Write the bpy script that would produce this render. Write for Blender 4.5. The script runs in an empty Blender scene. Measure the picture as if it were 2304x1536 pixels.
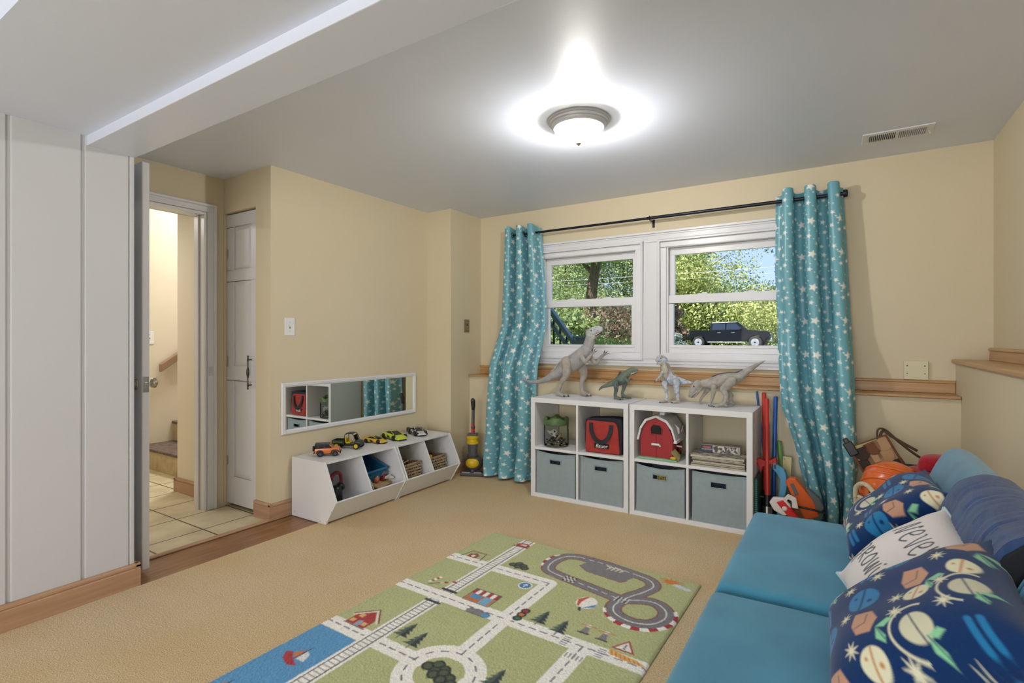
import bpy, bmesh, math, random
import numpy as np
from mathutils import Vector, Matrix, noise
random.seed(7); RNG = np.random.default_rng(7)
PI = math.pi
scene = bpy.context.scene
COL = scene.collection

# ---------------------------------------------------------------- camera, world, sun, large lights, exposure
cam_d = bpy.data.cameras.new('camera'); cam = bpy.data.objects.new('camera', cam_d); COL.objects.link(cam)
cam.location = (0, 0, 1.17); cam.rotation_euler = (PI/2, 0, math.radians(32.45))
cam_d.sensor_width = 36; cam_d.lens = 1170/2304*36; cam_d.shift_y = -5/2304; cam_d.clip_start = .02; cam_d.clip_end = 400
scene.camera = cam
vs = scene.view_settings
vs.view_transform = 'Standard'; vs.look = 'None'; vs.gamma = 1; vs.use_curve_mapping = False
vs.exposure = 1.06

def lin(c):
    return tuple((v/12.92 if v <= .04045 else ((v+.055)/1.055)**2.4) for v in [x/255 for x in c])

w = bpy.data.worlds.new('world'); scene.world = w; w.use_nodes = True
nt = w.node_tree; nt.nodes.clear()
wo = nt.nodes.new('ShaderNodeOutputWorld'); bg = nt.nodes.new('ShaderNodeBackground')
tc = nt.nodes.new('ShaderNodeTexCoord'); sx = nt.nodes.new('ShaderNodeSeparateXYZ'); rp = nt.nodes.new('ShaderNodeValToRGB')
rp.color_ramp.elements[0].position = 0; rp.color_ramp.elements[0].color = (.60, .72, .95, 1)
rp.color_ramp.elements[1].position = .55; rp.color_ramp.elements[1].color = (.18, .36, .80, 1)
e = rp.color_ramp.elements.new(.12); e.color = (.42, .58, .92, 1)
nt.links.new(tc.outputs['Generated'], sx.inputs[0]); nt.links.new(sx.outputs['Z'], rp.inputs[0])
nt.links.new(rp.outputs[0], bg.inputs[0]); bg.inputs[1].default_value = .68
nt.links.new(bg.outputs[0], wo.inputs[0])

def lamp_data(kind, name, loc, rot, energy, col=(1, 1, 1), **k):
    d = bpy.data.lights.new(name, kind); d.energy = energy; d.color = col
    for a, b in k.items(): setattr(d, a, b)
    o = bpy.data.objects.new(name, d); o.location = loc; o.rotation_euler = rot; COL.objects.link(o)
    return o
# sun from behind the house: lights the trees and the truck, never enters the room
lamp_data('SUN', 'sun', (0, -10, 20), (math.radians(34), 0, math.radians(-28)), 5.5, (1, .95, .86), angle=.009)
# unseen fill panel added behind the camera to brighten the room
lamp_data('AREA', 'rear_fill_light', (-.3, -2.6, 1.2), (math.radians(100), 0, math.radians(14)), 47, (.95, .975, 1), shape='RECTANGLE', size=2.8, size_y=1.5)
lamp_data('AREA', 'stair_hall_light', (-4.85, 3.0, 3.2), (0, 0, 0), 22, (1, .98, .95), shape='DISK', size=.5)
lamp_data('AREA', 'hall_light', (-4.7, 1.2, 2.2), (0, 0, 0), 5, (1, .97, .92), shape='DISK', size=.3)
DOME_STRENGTH = 7.0; BULB = 22

# ---------------------------------------------------------------- materials
MATS = {}
def mat(name, rgb, rough=.5, metal=0, spec=None, noise_=None, bump=None, sheen=0, vcol=False, coat=0, alpha=None, trans=0, emit=None, noise2=None, wave=None):
    """procedural Principled material; rgb 0-255; noise_=(scale, rgb2, detail, contrast), bump=(scale, strength, distance)"""
    if name in MATS: return MATS[name]
    m = bpy.data.materials.new(name); m.use_nodes = True; t = m.node_tree; N = t.nodes; L = t.links
    b = N['Principled BSDF']; c = lin(rgb); b.inputs['Base Color'].default_value = (*c, 1)
    b.inputs['Roughness'].default_value = rough; b.inputs['Metallic'].default_value = metal
    if spec is not None: b.inputs['Specular IOR Level'].default_value = spec
    if sheen: b.inputs['Sheen Weight'].default_value = sheen
    if coat: b.inputs['Coat Weight'].default_value = coat; b.inputs['Coat Roughness'].default_value = .08
    if trans: b.inputs['Transmission Weight'].default_value = trans
    if alpha is not None: b.inputs['Alpha'].default_value = alpha
    if emit: b.inputs['Emission Color'].default_value = (*lin(emit[0]), 1); b.inputs['Emission Strength'].default_value = emit[1]
    tcn = N.new('ShaderNodeTexCoord'); src = None
    if vcol:
        a = N.new('ShaderNodeVertexColor'); a.layer_name = 'Col'; src = a.outputs['Color']
    def noise_mix(src, sc, rgb2, detail, contrast, stretch=(1, 1, 1)):
        mp = N.new('ShaderNodeMapping'); L.new(tcn.outputs['Object'], mp.inputs[0]); mp.inputs['Scale'].default_value = stretch
        n = N.new('ShaderNodeTexNoise'); n.inputs['Scale'].default_value = sc; n.inputs['Detail'].default_value = detail
        L.new(mp.outputs[0], n.inputs['Vector'])
        r = N.new('ShaderNodeValToRGB'); r.color_ramp.elements[0].position = .5-contrast; r.color_ramp.elements[1].position = .5+contrast
        L.new(n.outputs['Fac'], r.inputs[0])
        mx = N.new('ShaderNodeMix'); mx.data_type = 'RGBA'
        L.new(r.outputs[0], mx.inputs[0])
        if src is None: mx.inputs[6].default_value = (*c, 1)
        else: L.new(src, mx.inputs[6])
        mx.inputs[7].default_value = (*lin(rgb2), 1)
        if vcol: mx.blend_type = 'MULTIPLY'
        return mx.outputs[2]
    for nn in (noise_, noise2):
        if nn: src = noise_mix(src, *nn)
    if src is not None: L.new(src, b.inputs['Base Color'])
    if bump:
        n = N.new('ShaderNodeTexNoise'); n.inputs['Scale'].default_value = bump[0]; n.inputs['Detail'].default_value = 3
        mp = N.new('ShaderNodeMapping'); L.new(tcn.outputs['Object'], mp.inputs[0]); L.new(mp.outputs[0], n.inputs['Vector'])
        if len(bump) > 3: mp.inputs['Scale'].default_value = bump[3]
        bp = N.new('ShaderNodeBump'); bp.inputs['Strength'].default_value = bump[1]; bp.inputs['Distance'].default_value = bump[2]
        L.new(n.outputs['Fac'], bp.inputs['Height']); L.new(bp.outputs[0], b.inputs['Normal'])
    MATS[name] = m
    return m

WALL = mat('wall_paint', (220, 207, 177), .6, bump=(420, .12, .002), noise_=(.8, (216, 203, 172), 2, .3))
CEIL = mat('ceiling_paint', (224, 231, 246), .42, bump=(300, .10, .002), spec=.6)
WHITEP = mat('white_panel_paint', (206, 206, 209), .5, bump=(60, .12, .002, (1, 1, .15)))
TRIMW = mat('white_trim_paint', (228, 228, 231), .33)
DOORW = mat('door_paint', (222, 222, 226), .4)
OAK = mat('oak_trim', (188, 150, 118), .42, noise_=(9, (166, 128, 98), 6, .2, (.25, .25, 6)), bump=(80, .1, .001))
OAKX = mat('oak_trim_long', (198, 158, 110), .4, noise_=(9, (176, 134, 86), 6, .22, (.3, 4, 9)), bump=(80, .1, .001))
LAM = mat('laminate_wood', (160, 116, 78), .38, noise_=(7, (124, 84, 54), 7, .2, (5, .5, 1)))
CARPET = mat('carpet_pile', (240, 221, 186), .95, spec=.1, noise_=(1.5, (232, 204, 154), 5, .14), noise2=(170, (196, 166, 122), 3, .20), bump=(200, .8, .008), sheen=.1)
WHITEM = mat('white_melamine', (232, 232, 234), .38)
CHROME = mat('chrome', (205, 205, 208), .22, 1)
DARKMET = mat('dark_metal', (38, 42, 52), .35, .6)
BLACKP = mat('black_plastic', (26, 27, 30), .4)
BLACKR = mat('black_rubber', (24, 24, 26), .75)
GLOSSBLK = mat('glossy_black', (20, 22, 26), .12)
MIRROR = mat('mirror_glass', (235, 240, 238), .015, 1)

def tile_mat():
    m = bpy.data.materials.new('floor_tile'); m.use_nodes = True; t = m.node_tree; N = t.nodes; L = t.links; b = N['Principled BSDF']
    tc = N.new('ShaderNodeTexCoord'); mp = N.new('ShaderNodeMapping'); br = N.new('ShaderNodeTexBrick')
    mp.inputs['Rotation'].default_value = (0, 0, PI/2); mp.inputs['Location'].default_value = (.03, .02, 0)
    L.new(tc.outputs['Object'], mp.inputs[0]); L.new(mp.outputs[0], br.inputs['Vector'])
    br.offset = 0; br.inputs['Scale'].default_value = 1; br.inputs['Brick Width'].default_value = .33; br.inputs['Row Height'].default_value = .33
    br.inputs['Mortar Size'].default_value = .005; br.inputs['Mortar Smooth'].default_value = .1
    n = N.new('ShaderNodeTexNoise'); n.inputs['Scale'].default_value = 5; n.inputs['Detail'].default_value = 6
    r = N.new('ShaderNodeValToRGB'); r.color_ramp.elements[0].color = (*lin((196, 182, 148)), 1); r.color_ramp.elements[1].color = (*lin((228, 216, 184)), 1)
    r.color_ramp.elements[0].position = .3; r.color_ramp.elements[1].position = .7
    L.new(tc.outputs['Object'], n.inputs['Vector']); L.new(n.outputs['Fac'], r.inputs[0]); L.new(r.outputs[0], br.inputs['Color1']); L.new(r.outputs[0], br.inputs['Color2'])
    br.inputs['Mortar'].default_value = (*lin((82, 66, 46)), 1); L.new(br.outputs['Color'], b.inputs['Base Color']); b.inputs['Roughness'].default_value = .35
    return m
TILE = tile_mat()

def glass_mat(name='window_glass', tint=(1, 1, 1), refl=.06):
    m = bpy.data.materials.new(name); m.use_nodes = True; t = m.node_tree; N = t.nodes; L = t.links; N.clear()
    o = N.new('ShaderNodeOutputMaterial'); tr = N.new('ShaderNodeBsdfTransparent'); gl = N.new('ShaderNodeBsdfGlossy'); mx = N.new('ShaderNodeMixShader')
    fr = N.new('ShaderNodeFresnel'); fr.inputs['IOR'].default_value = 1.12
    tr.inputs[0].default_value = (*tint, 1); gl.inputs['Roughness'].default_value = .02
    L.new(fr.outputs[0], mx.inputs[0]); L.new(tr.outputs[0], mx.inputs[1]); L.new(gl.outputs[0], mx.inputs[2]); L.new(mx.outputs[0], o.inputs[0])
    return m
GLASS = glass_mat()

# ---------------------------------------------------------------- mesh helpers
class MB:
    def __init__(s): s.v = []; s.f = []; s.m = []
    def add(s, vs, fs, mi=0):
        o = len(s.v); s.v += [tuple(v) for v in vs]; s.f += [tuple(i+o for i in f) for f in fs]; s.m += [mi]*len(fs); return s
    def box(s, x0, x1, y0, y1, z0, z1, mi=0, M=None):
        vs = [(x, y, z) for x in (x0, x1) for y in (y0, y1) for z in (z0, z1)]
        if M: vs = [M @ Vector(v) for v in vs]
        return s.add(vs, [(0, 1, 3, 2), (4, 6, 7, 5), (0, 4, 5, 1), (2, 3, 7, 6), (0, 2, 6, 4), (1, 5, 7, 3)], mi)
    def prism(s, pts, a, b, axis='y', mi=0, M=None):
        """closed polygon pts (2D) swept from a to b along axis"""
        n = len(pts)
        def P(p, h): return {'y': (p[0], h, p[1]), 'x': (h, p[0], p[1]), 'z': (p[0], p[1], h)}[axis]
        vs = [P(p, a) for p in pts]+[P(p, b) for p in pts]
        if M: vs = [M @ Vector(v) for v in vs]
        fs = [tuple(range(n)), tuple(range(2*n-1, n-1, -1))]+[(i, i+n, (i+1) % n+n, (i+1) % n) for i in range(n)]
        return s.add(vs, fs, mi)
    def tube(s, pts, r, n=12, mi=0, caps=True, flat=1):
        """swept tube through 3D points; r scalar or list"""
        pts = [Vector(p) for p in pts]; k = len(pts); rs = r if isinstance(r, (list, tuple)) else [r]*k
        vs = []; up = None
        for i, p in enumerate(pts):
            d = (pts[min(i+1, k-1)]-pts[max(i-1, 0)]).normalized()
            if up is None: up = Vector((0, 0, 1)) if abs(d.z) < .9 else Vector((0, 1, 0))
            a = d.cross(up).normalized(); b = a.cross(d).normalized(); up = b
            for j in range(n):
                t = 2*PI*j/n; vs.append(p+a*math.cos(t)*rs[i]+b*math.sin(t)*rs[i]*flat)
        fs = [(i*n+j, i*n+(j+1) % n, (i+1)*n+(j+1) % n, (i+1)*n+j) for i in range(k-1) for j in range(n)]
        if caps: fs += [tuple(range(n-1, -1, -1)), tuple((k-1)*n+j for j in range(n))]
        return s.add(vs, fs, mi)
    def lathe(s, prof, n=32, mi=0, M=None, caps=True):
        """prof [(r, z)] around local z"""
        vs = []
        for r, z in prof: vs += [(max(r, 1e-5)*math.cos(2*PI*j/n), max(r, 1e-5)*math.sin(2*PI*j/n), z) for j in range(n)]
        if M: vs = [M @ Vector(v) for v in vs]
        k = len(prof)
        fs = [(i*n+j, i*n+(j+1) % n, (i+1)*n+(j+1) % n, (i+1)*n+j) for i in range(k-1) for j in range(n)]
        if caps: fs += [tuple(range(n-1, -1, -1)), tuple((k-1)*n+j for j in range(n))]
        return s.add(vs, fs, mi)
    def ell(s, c, r, n=16, m=10, mi=0, M=None):
        vs = [];
        for i in range(m+1):
            a = PI*i/m
            for j in range(n):
                b = 2*PI*j/n; vs.append((c[0]+r[0]*math.sin(a)*math.cos(b), c[1]+r[1]*math.sin(a)*math.sin(b), c[2]+r[2]*math.cos(a)))
        if M: vs = [M @ Vector(v) for v in vs]
        return s.add(vs, [(i*n+j, (i+1)*n+j, (i+1)*n+(j+1) % n, i*n+(j+1) % n) for i in range(m) for j in range(n)], mi)
    def loft(s, secs, mi=0, closed=True, caps=True, M=None):
        n = len(secs[0]); k = len(secs); vs = [p for sec in secs for p in sec]
        if M: vs = [M @ Vector(v) for v in vs]
        J = range(n) if closed else range(n-1)
        fs = [(i*n+j, i*n+(j+1) % n, (i+1)*n+(j+1) % n, (i+1)*n+j) for i in range(k-1) for j in J]
        if caps: fs += [tuple(range(n-1, -1, -1)), tuple((k-1)*n+j for j in range(n))]
        return s.add(vs, fs, mi)
    def build(s, name, mats, parent=None, smooth=False, bevel=None, seg=2, sub=0, loc=None, rot=None, col=None):
        me = bpy.data.meshes.new(name); me.from_pydata(s.v, [], s.f); me.validate()
        bm = bmesh.new(); bm.from_mesh(me)
        bmesh.ops.remove_doubles(bm, verts=bm.verts, dist=1e-6); bmesh.ops.recalc_face_normals(bm, faces=bm.faces); bm.to_mesh(me); bm.free()
        for m in (mats if isinstance(mats, (list, tuple)) else [mats]): me.materials.append(m)
        if len(me.polygons) == len(s.m) and max(s.m) > 0: me.polygons.foreach_set('material_index', s.m)
        return link(name, me, parent, smooth, bevel, seg, sub, loc, rot)
def link(name, me, parent=None, smooth=False, bevel=None, seg=2, sub=0, loc=None, rot=None):
    o = bpy.data.objects.new(name, me); COL.objects.link(o)
    if parent: o.parent = parent
    if loc: o.location = loc
    if rot: o.rotation_euler = rot
    if smooth: me.polygons.foreach_set('use_smooth', [True]*len(me.polygons))
    if bevel:
        md = o.modifiers.new('bevel', 'BEVEL'); md.width = bevel; md.segments = seg; md.limit_method = 'ANGLE'; md.angle_limit = math.radians(35)
        md.harden_normals = False
    if sub:
        md = o.modifiers.new('sub', 'SUBSURF'); md.levels = sub; md.render_levels = sub
    if smooth == 'angle' : 
        try: me.set_sharp_from_angle(angle=math.radians(38))
        except Exception: pass
    return o
def tag(o, label=None, cat=None, group=None, kind=None):
    if label: o['label'] = label
    if cat: o['category'] = cat
    if group: o['group'] = group
    if kind: o['kind'] = kind
    return o
def thing(name, label, cat, loc=(0, 0, 0), rz=0, group=None, rot=None):
    o = bpy.data.objects.new(name, None); COL.objects.link(o); o.empty_display_size = .05
    o.location = loc; o.rotation_euler = rot if rot else (0, 0, rz)
    return tag(o, label, cat, group)
def struct(name, mb, m, label, parent=None, **k):
    o = mb.build(name, m, parent, **k)
    if not parent: tag(o, label, 'room', kind='structure')
    return o
def copy_thing(root, loc, rz, label, group=None):
    def cp(o, par):
        c = o.copy(); COL.objects.link(c)
        if par: c.parent = par
        for ch in list(o.children): cp(ch, c)
        return c
    r = cp(root, None); r.location = loc; r.rotation_euler = (0, 0, rz); r['label'] = label
    if group: r['group'] = group
    return r
def text_mesh(name, body, size, m, parent, M, extrude=.0004, bold=0, shear=0):
    cu = bpy.data.curves.new('t', 'FONT'); cu.body = body; cu.size = size; cu.extrude = extrude; cu.align_x = 'CENTER'; cu.align_y = 'CENTER'; cu.offset = bold; cu.shear = shear
    ob = bpy.data.objects.new('t', cu); COL.objects.link(ob)
    me = bpy.data.meshes.new_from_object(ob.evaluated_get(bpy.context.evaluated_depsgraph_get()))
    bpy.data.objects.remove(ob); me.name = name; me.transform(M); me.materials.clear(); me.materials.append(m)
    return link(name, me, parent)
def RX(a): return Matrix.Rotation(a, 4, 'X')
def RY(a): return Matrix.Rotation(a, 4, 'Y')
def RZ(a): return Matrix.Rotation(a, 4, 'Z')
def T(x, y, z): return Matrix.Translation((x, y, z))
def spline(pts, k=6):
    """catmull-rom resample of tuples"""
    P = [np.array(p, float) for p in pts]; out = []
    for i in range(len(P)-1):
        p0 = P[max(i-1, 0)]; p1 = P[i]; p2 = P[i+1]; p3 = P[min(i+2, len(P)-1)]
        for j in range(k):
            t = j/k; out.append(.5*((2*p1)+(-p0+p2)*t+(2*p0-5*p1+4*p2-p3)*t*t+(-p0+3*p1-3*p2+p3)*t**3))
    out.append(P[-1]); return [tuple(o) for o in out]
def blob(name, chains, m, parent, voxel=.004, widen=1.0, smooth_it=4):
    """one continuous organic surface from chains of (x, y, z, r)"""
    mb = MB()
    for ch in chains:
        pts = spline(ch, 7) if len(ch) > 1 else ch
        for p in pts:
            r = max(p[3], voxel*.9); mb.ell(p[:3], (r, r*widen, r), 14, 9)
    o = mb.build(name, m, parent, smooth=True)
    rm = o.modifiers.new('remesh', 'REMESH'); rm.mode = 'VOXEL'; rm.voxel_size = voxel; rm.use_smooth_shade = True
    sm = o.modifiers.new('smooth', 'SMOOTH'); sm.factor = .5; sm.iterations = smooth_it
    return o

# ---------------------------------------------------------------- painter: woven / printed patterns as mesh colours
class Paint:
    def __init__(s, X, Y, base, soft):
        s.X = X; s.Y = Y; s.c = np.zeros(X.shape+(3,)); s.c[:] = lin(base); s.s = soft
    def _ap(s, sl, d, col):
        a = np.clip(.5-d/s.s, 0, 1)[..., None]; s.c[sl] = s.c[sl]*(1-a)+np.array(lin(col))*a
    def _sl(s, x0, x1, y0, y1):
        p = s.s*2; xs = s.X[0]; ys = s.Y[:, 0]
        i0, i1 = np.searchsorted(xs, (x0-p, x1+p)); j0, j1 = np.searchsorted(ys, (y0-p, y1+p))
        return (slice(j0, j1), slice(i0, i1))
    def disc(s, cx, cy, r, col, ry=None):
        ry = ry or r; sl = s._sl(cx-r, cx+r, cy-ry, cy+ry); x = (s.X[sl]-cx)/r; y = (s.Y[sl]-cy)/ry
        s._ap(sl, (np.hypot(x, y)-1)*min(r, ry), col)
    def ring(s, cx, cy, r, wd, col, a0=None, a1=None):
        sl = s._sl(cx-r-wd, cx+r+wd, cy-r-wd, cy+r+wd); x = s.X[sl]-cx; y = s.Y[sl]-cy; d = np.abs(np.hypot(x, y)-r)-wd/2
        if a0 is not None:
            a = np.mod(np.arctan2(y, x)-a0, 2*PI); d = np.where(a > (a1-a0), 1, d)
        s._ap(sl, d, col)
    def poly(s, P, col):
        P = np.array(P, float); sl = s._sl(P[:, 0].min(), P[:, 0].max(), P[:, 1].min(), P[:, 1].max()); x = s.X[sl]; y = s.Y[sl]
        if x.size == 0: return
        d = np.full(x.shape, 1e9); ins = np.zeros(x.shape, bool); n = len(P)
        for i in range(n):
            ax, ay = P[i]; bx, by = P[(i+1) % n]; ex, ey = bx-ax, by-ay; wx = x-ax; wy = y-ay
            t = np.clip((wx*ex+wy*ey)/(ex*ex+ey*ey+1e-12), 0, 1); d = np.minimum(d, np.hypot(wx-ex*t, wy-ey*t))
            c = ((ay > y) != (by > y)) & (x < (bx-ax)*(y-ay)/(by-ay+1e-12)+ax); ins ^= c
        s._ap(sl, np.where(ins, -d, d), col)
    def line(s, P, wd, col, dash=None):
        P = [np.array(p, float) for p in P]
        if dash:
            acc = 0
            for a, b in zip(P[:-1], P[1:]):
                L = np.linalg.norm(b-a); t = 0
                while t < L:
                    e = min(t+dash[0], L); s.line([a+(b-a)*t/L, a+(b-a)*e/L], wd, col); t += dash[0]+dash[1]
            return
        A = np.array(P); sl = s._sl(A[:, 0].min()-wd, A[:, 0].max()+wd, A[:, 1].min()-wd, A[:, 1].max()+wd); x = s.X[sl]; y = s.Y[sl]
        if x.size == 0: return
        d = np.full(x.shape, 1e9)
        for a, b in zip(P[:-1], P[1:]):
            e = b-a; wx = x-a[0]; wy = y-a[1]; t = np.clip((wx*e[0]+wy*e[1])/(e@e+1e-12), 0, 1); d = np.minimum(d, np.hypot(wx-e[0]*t, wy-e[1]*t))
        s._ap(sl, d-wd/2, col)
    def star(s, cx, cy, r, col, n=5, k=.45, rot=0):
        s.poly([(cx+(r if i % 2 == 0 else r*k)*math.sin(PI*i/n+rot), cy-(r if i % 2 == 0 else r*k)*math.cos(PI*i/n+rot)) for i in range(2*n)], col)
def grid_mesh(name, V, colr, m, parent=None, extra=None, smooth=True):
    """V (ny,nx,3) vertex grid, colr (ny,nx,3)"""
    ny, nx = V.shape[:2]; idx = np.arange(ny*nx).reshape(ny, nx)
    F = np.stack([idx[:-1, :-1], idx[:-1, 1:], idx[1:, 1:], idx[1:, :-1]], -1).reshape(-1, 4)
    verts = V.reshape(-1, 3); cols = colr.reshape(-1, 3)
    if extra is not None:
        F = np.concatenate([F, extra[1]]); verts = np.concatenate([verts, extra[0]]); cols = np.concatenate([cols, extra[2]])
    me = bpy.data.meshes.new(name); me.vertices.add(len(verts)); me.vertices.foreach_set('co', verts.ravel().astype(np.float32))
    me.loops.add(F.size); me.loops.foreach_set('vertex_index', F.ravel().astype(np.int32))
    me.polygons.add(len(F)); me.polygons.foreach_set('loop_start', (np.arange(len(F))*4).astype(np.int32))
    me.update(calc_edges=True); me.validate()
    ca = me.color_attributes.new('Col', 'FLOAT_COLOR', 'POINT')
    ca.data.foreach_set('color', np.concatenate([cols, np.ones((len(cols), 1))], 1).ravel().astype(np.float32))
    me.materials.append(m)
    return link(name, me, parent, smooth)
# ================================================================ ROOM SHELL
H = 2.295; WY = 3.94; LY = 3.77; RX0 = .555; RXU = .72
def rect_frame(mb, x0, x1, y0, y1, z0, z1, w, wt=None, wb=None):
    wt = w if wt is None else wt; wb = w if wb is None else wb
    mb.box(x0, x1, y0, y1, z1-wt, z1).box(x0, x1, y0, y1, z0, z0+wb).box(x0, x0+w, y0, y1, z0+wb, z1-wt).box(x1-w, x1, y0, y1, z0+wb, z1-wt); return mb
def sbox(name, *a, m=WALL, label='', mb=None, **k):
    mb = mb or MB()
    return struct(name, mb.box(*a), m, label, **k)
struct('floor', MB().box(-2.82, .9, 1.135, 4.2, -.12, 0).box(-3.12, -2.82, 2.16, 4.2, -.12, 0).box(-2.84, .9, -3.2, 1.135, -.12, 0), CARPET, 'beige carpet of the playroom')
struct('floor_laminate', MB().box(-3.11, -2.82, 1.135, 2.16, -.12, -.004), LAM, 'strip of brown wood laminate before the tiled nook')
struct('floor_tile', MB().box(-5.7, -3.135, .2, 4.3, -.12, .001), TILE, 'cream tiles of the nook and stair hall')
struct('trim_1', MB().prism([(-3.14, 0), (-3.105, 0), (-3.105, .004), (-3.112, .011), (-3.128, .011), (-3.14, .006)], 1.135, 2.0), OAK, 'wood threshold strip between tile and laminate')
# ceilings
struct('ceiling', MB().box(-3.80, 1.0, 1.127, 4.2, H, H+.15).box(-2.94, 1.0, -3.2, .465, H, H+.15), CEIL, 'grey-white ceiling')
struct('ceiling_soffit', MB().box(-2.94, .9, .465, .937, 2.075, H+.14), CEIL, 'lowered ceiling strip before the beam')
struct('ceiling_beam', MB().box(-3.7, .9, .937, 1.127, 2.033, H+.14), CEIL, 'boxed ceiling beam across the room', bevel=.003)
# white panelled wall on the left: boards with grooves between them
bw = MB(); y = 1.123; bw.box(-3.68, -2.848, -3.2, 1.12, -.1, H)
edges = [1.123, .975, .62, .30, -.1, -.6, -1.1, -1.6, -2.1, -2.7, -3.2]
grooves = [(-3.2, -2.0), (-1.985, -1.2), (-1.185, -.4), (-.385, .265), (.279, .673), (.687, .918), (.932, 1.100), (1.1035, 1.123)]
for a, b_ in grooves: bw.box(-2.85, -2.84, a, b_, 0, 2.3)
struct('wall_left', bw, WHITEP, 'white painted vertical board wall', bevel=.004, seg=3)
# doorway wall at x=-3.68, nook wall at y=2.0, mirror wall, pier, window wall
struct('wall_doorway', MB().box(-3.80, -3.68, 1.88, 2.0, 0, H).box(-3.80, -3.68, 1.135, 1.88, 2.033, H).box(-3.80, -3.68, .95, 1.135, 0, H), WALL, 'beige wall with the doorway to the stair hall')
struct('wall_nook', MB().box(-3.80, -3.675, 2.0, 2.1, 0, H).box(-3.287, -3.24, 2.0, 2.1, 0, H).box(-3.675, -3.287, 2.0, 2.1, 2.052, H).box(-3.8, -3.24, 2.5, 2.6, 0, H), WALL, 'beige nook wall around the closet door')
struct('wall_mirror', MB().box(-3.24, -3.12, 2.0, 3.52, 0, H), WALL, 'beige wall with the mirror')
struct('wall_pier', MB().box(-3.24, -2.85, 3.50, 4.1, 0, H), WALL, 'beige pier between the mirror wall and window wall')
OX0, OX1, OX2, OX3, OZ0, OZ1 = -2.235, -1.315, -1.17, -.25, 1.02, 1.91
struct('wall_window', MB().box(-2.9, OX0, WY, 4.10, .6, H).box(OX3, .9, WY, 4.10, .6, H).box(OX0, OX3, WY, 4.10, OZ1, H).box(OX0, OX3, WY, 4.10, .6, OZ0).box(OX1, OX2, WY, 4.10, OZ0, OZ1), WALL, 'beige wall around the windows')
struct('wall_window_lower', MB().box(-2.9, RX0, LY, 4.2, -.1, .835), WALL, 'thicker lower part of the window wall below the wood ledge')
struct('wall_right', MB().box(RXU, .95, -3.2, 4.2, 1.0, H), WALL, 'beige upper right wall')
struct('wall_right_lower', MB().box(RX0, .95, -3.2, WY, -.1, 1.032), WALL, 'pale lower right wall below the wood ledge')
struct('wall_rear', MB().box(-2.9, 1, -3.3, -3.2, -.1, H), WALL, 'rear wall behind the camera')
struct('wall_outside', MB().box(-6, OX0-.3, 4.10, 4.22, -.1, 4.6).box(OX3+.3, 4, 4.10, 4.22, -.1, 4.6).box(OX0-.3, OX3+.3, 4.10, 4.22, 2.05, 4.6), mat('outside_siding', (150, 150, 148), .7), 'outer house wall')
struct('roof', MB().box(-6.2, 4, -3.5, 4.6, 4.5, 4.7), mat('roof_shingle', (90, 88, 86), .9), 'unseen roof and upper floor, added to keep the sun out')  # out of view, added so that no sun enters the room
# stair hall
HALLW = mat('hall_paint', (226, 216, 196), .6, bump=(420, .1, .002))
struct('wall_hall', MB().box(-5.62, -5.5, .2, 5.2, 0, 3.4).box(-4.33, -3.80, 2.0, 2.12, 0, 3.4).box(-5.62, -3.7, .1, .2, 0, 3.4).box(-3.80, -3.7, .1, .96, 0, 3.4).box(-5.62, -3.7, 5.1, 5.2, 0, 3.4).box(-4.33, -4.22, 2.12, 5.2, 0, 3.4).box(-3.8, -3.69, .1, 2.1, H, 3.4), HALLW, 'cream walls of the stair hall')
struct('ceiling_hall', MB().box(-5.7, -3.69, .1, 5.2, 3.3, 3.4), CEIL, 'stair hall ceiling')
st = MB(); sc_ = MB()
STONE = mat('stair_riser', (196, 178, 140), .7, noise_=(12, (168, 148, 110), 5, .2)); TREAD = mat('stair_tread_carpet', (122, 106, 94), .95, noise_=(30, (84, 72, 64), 5, .2), bump=(200, .6, .004))
stairs = thing('staircase', 'tan stairs with grey-brown treads seen through the doorway', 'stairs', (-4.9, 2.2, 0))
for i, (y0, y1, z) in enumerate(((2.2, 2.5, .19), (2.5, 2.78, .38), (2.78, 3.06, .57), (3.06, 3.34, .76), (3.34, 3.62, .95))):
    MB().box(-.598, .56, y0-2.2, y1-2.2, 0 if i == 0 else z-.19, z-.025).build('riser', STONE, stairs)
    MB().box(-.598, .56, y0-2.215, y1-2.2, z-.025, z).build('tread', TREAD, stairs, bevel=.008)
# handrail on the hall's left wall
hr = thing('handrail', 'sloping wooden handrail above the stairs', 'handrail', (-5.44, 2.36, .86))
MB().prism([(0, 0), (0, .075), (1.3, 1.0), (1.3, .925)], -.025, .03, 'x').build('rail', mat('rail_wood', (150, 122, 96), .4), hr, bevel=.006)
for y in (.3, .9): MB().tube([(-.06, y, y*.71-.03), (0, y, y*.71-.03), (0, y, y*.71+.03)], .008).build('bracket', CHROME, hr, smooth=True)

# baseboards: profile with a bead on top
BBP = [(0, 0), (.018, 0), (.018, .082), (.014, .087), (.019, .092), (.019, .100), (.012, .108), (0, .108)]
def baseboard(name, p0, p1, side, label, z=0, s=1.0, m=OAK):
    """runs from p0 to p1, thickness toward side (unit vector)"""
    mb = MB(); vs = []
    for p in (p0, p1): vs += [(p[0]+side[0]*a*s, p[1]+side[1]*a*s, z+h*s) for a, h in BBP]
    n = len(BBP); mb.add(vs, [tuple(range(n)), tuple(range(2*n-1, n-1, -1))]+[(i, i+n, (i+1) % n+n, (i+1) % n) for i in range(n)])
    return struct(name, mb, m, label)
baseboard('baseboard_left', (-2.84, -3.2), (-2.84, 1.142), (1, 0), 'wood baseboard along the white board wall')
baseboard('baseboard_left_end', (-2.821, 1.123), (-2.98, 1.123), (0, 1), 'end return of the left baseboard')
baseboard('baseboard_nook', (-3.287, 2.0), (-3.101, 2.0), (0, -1), 'wood baseboard right of the closet door')
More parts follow.
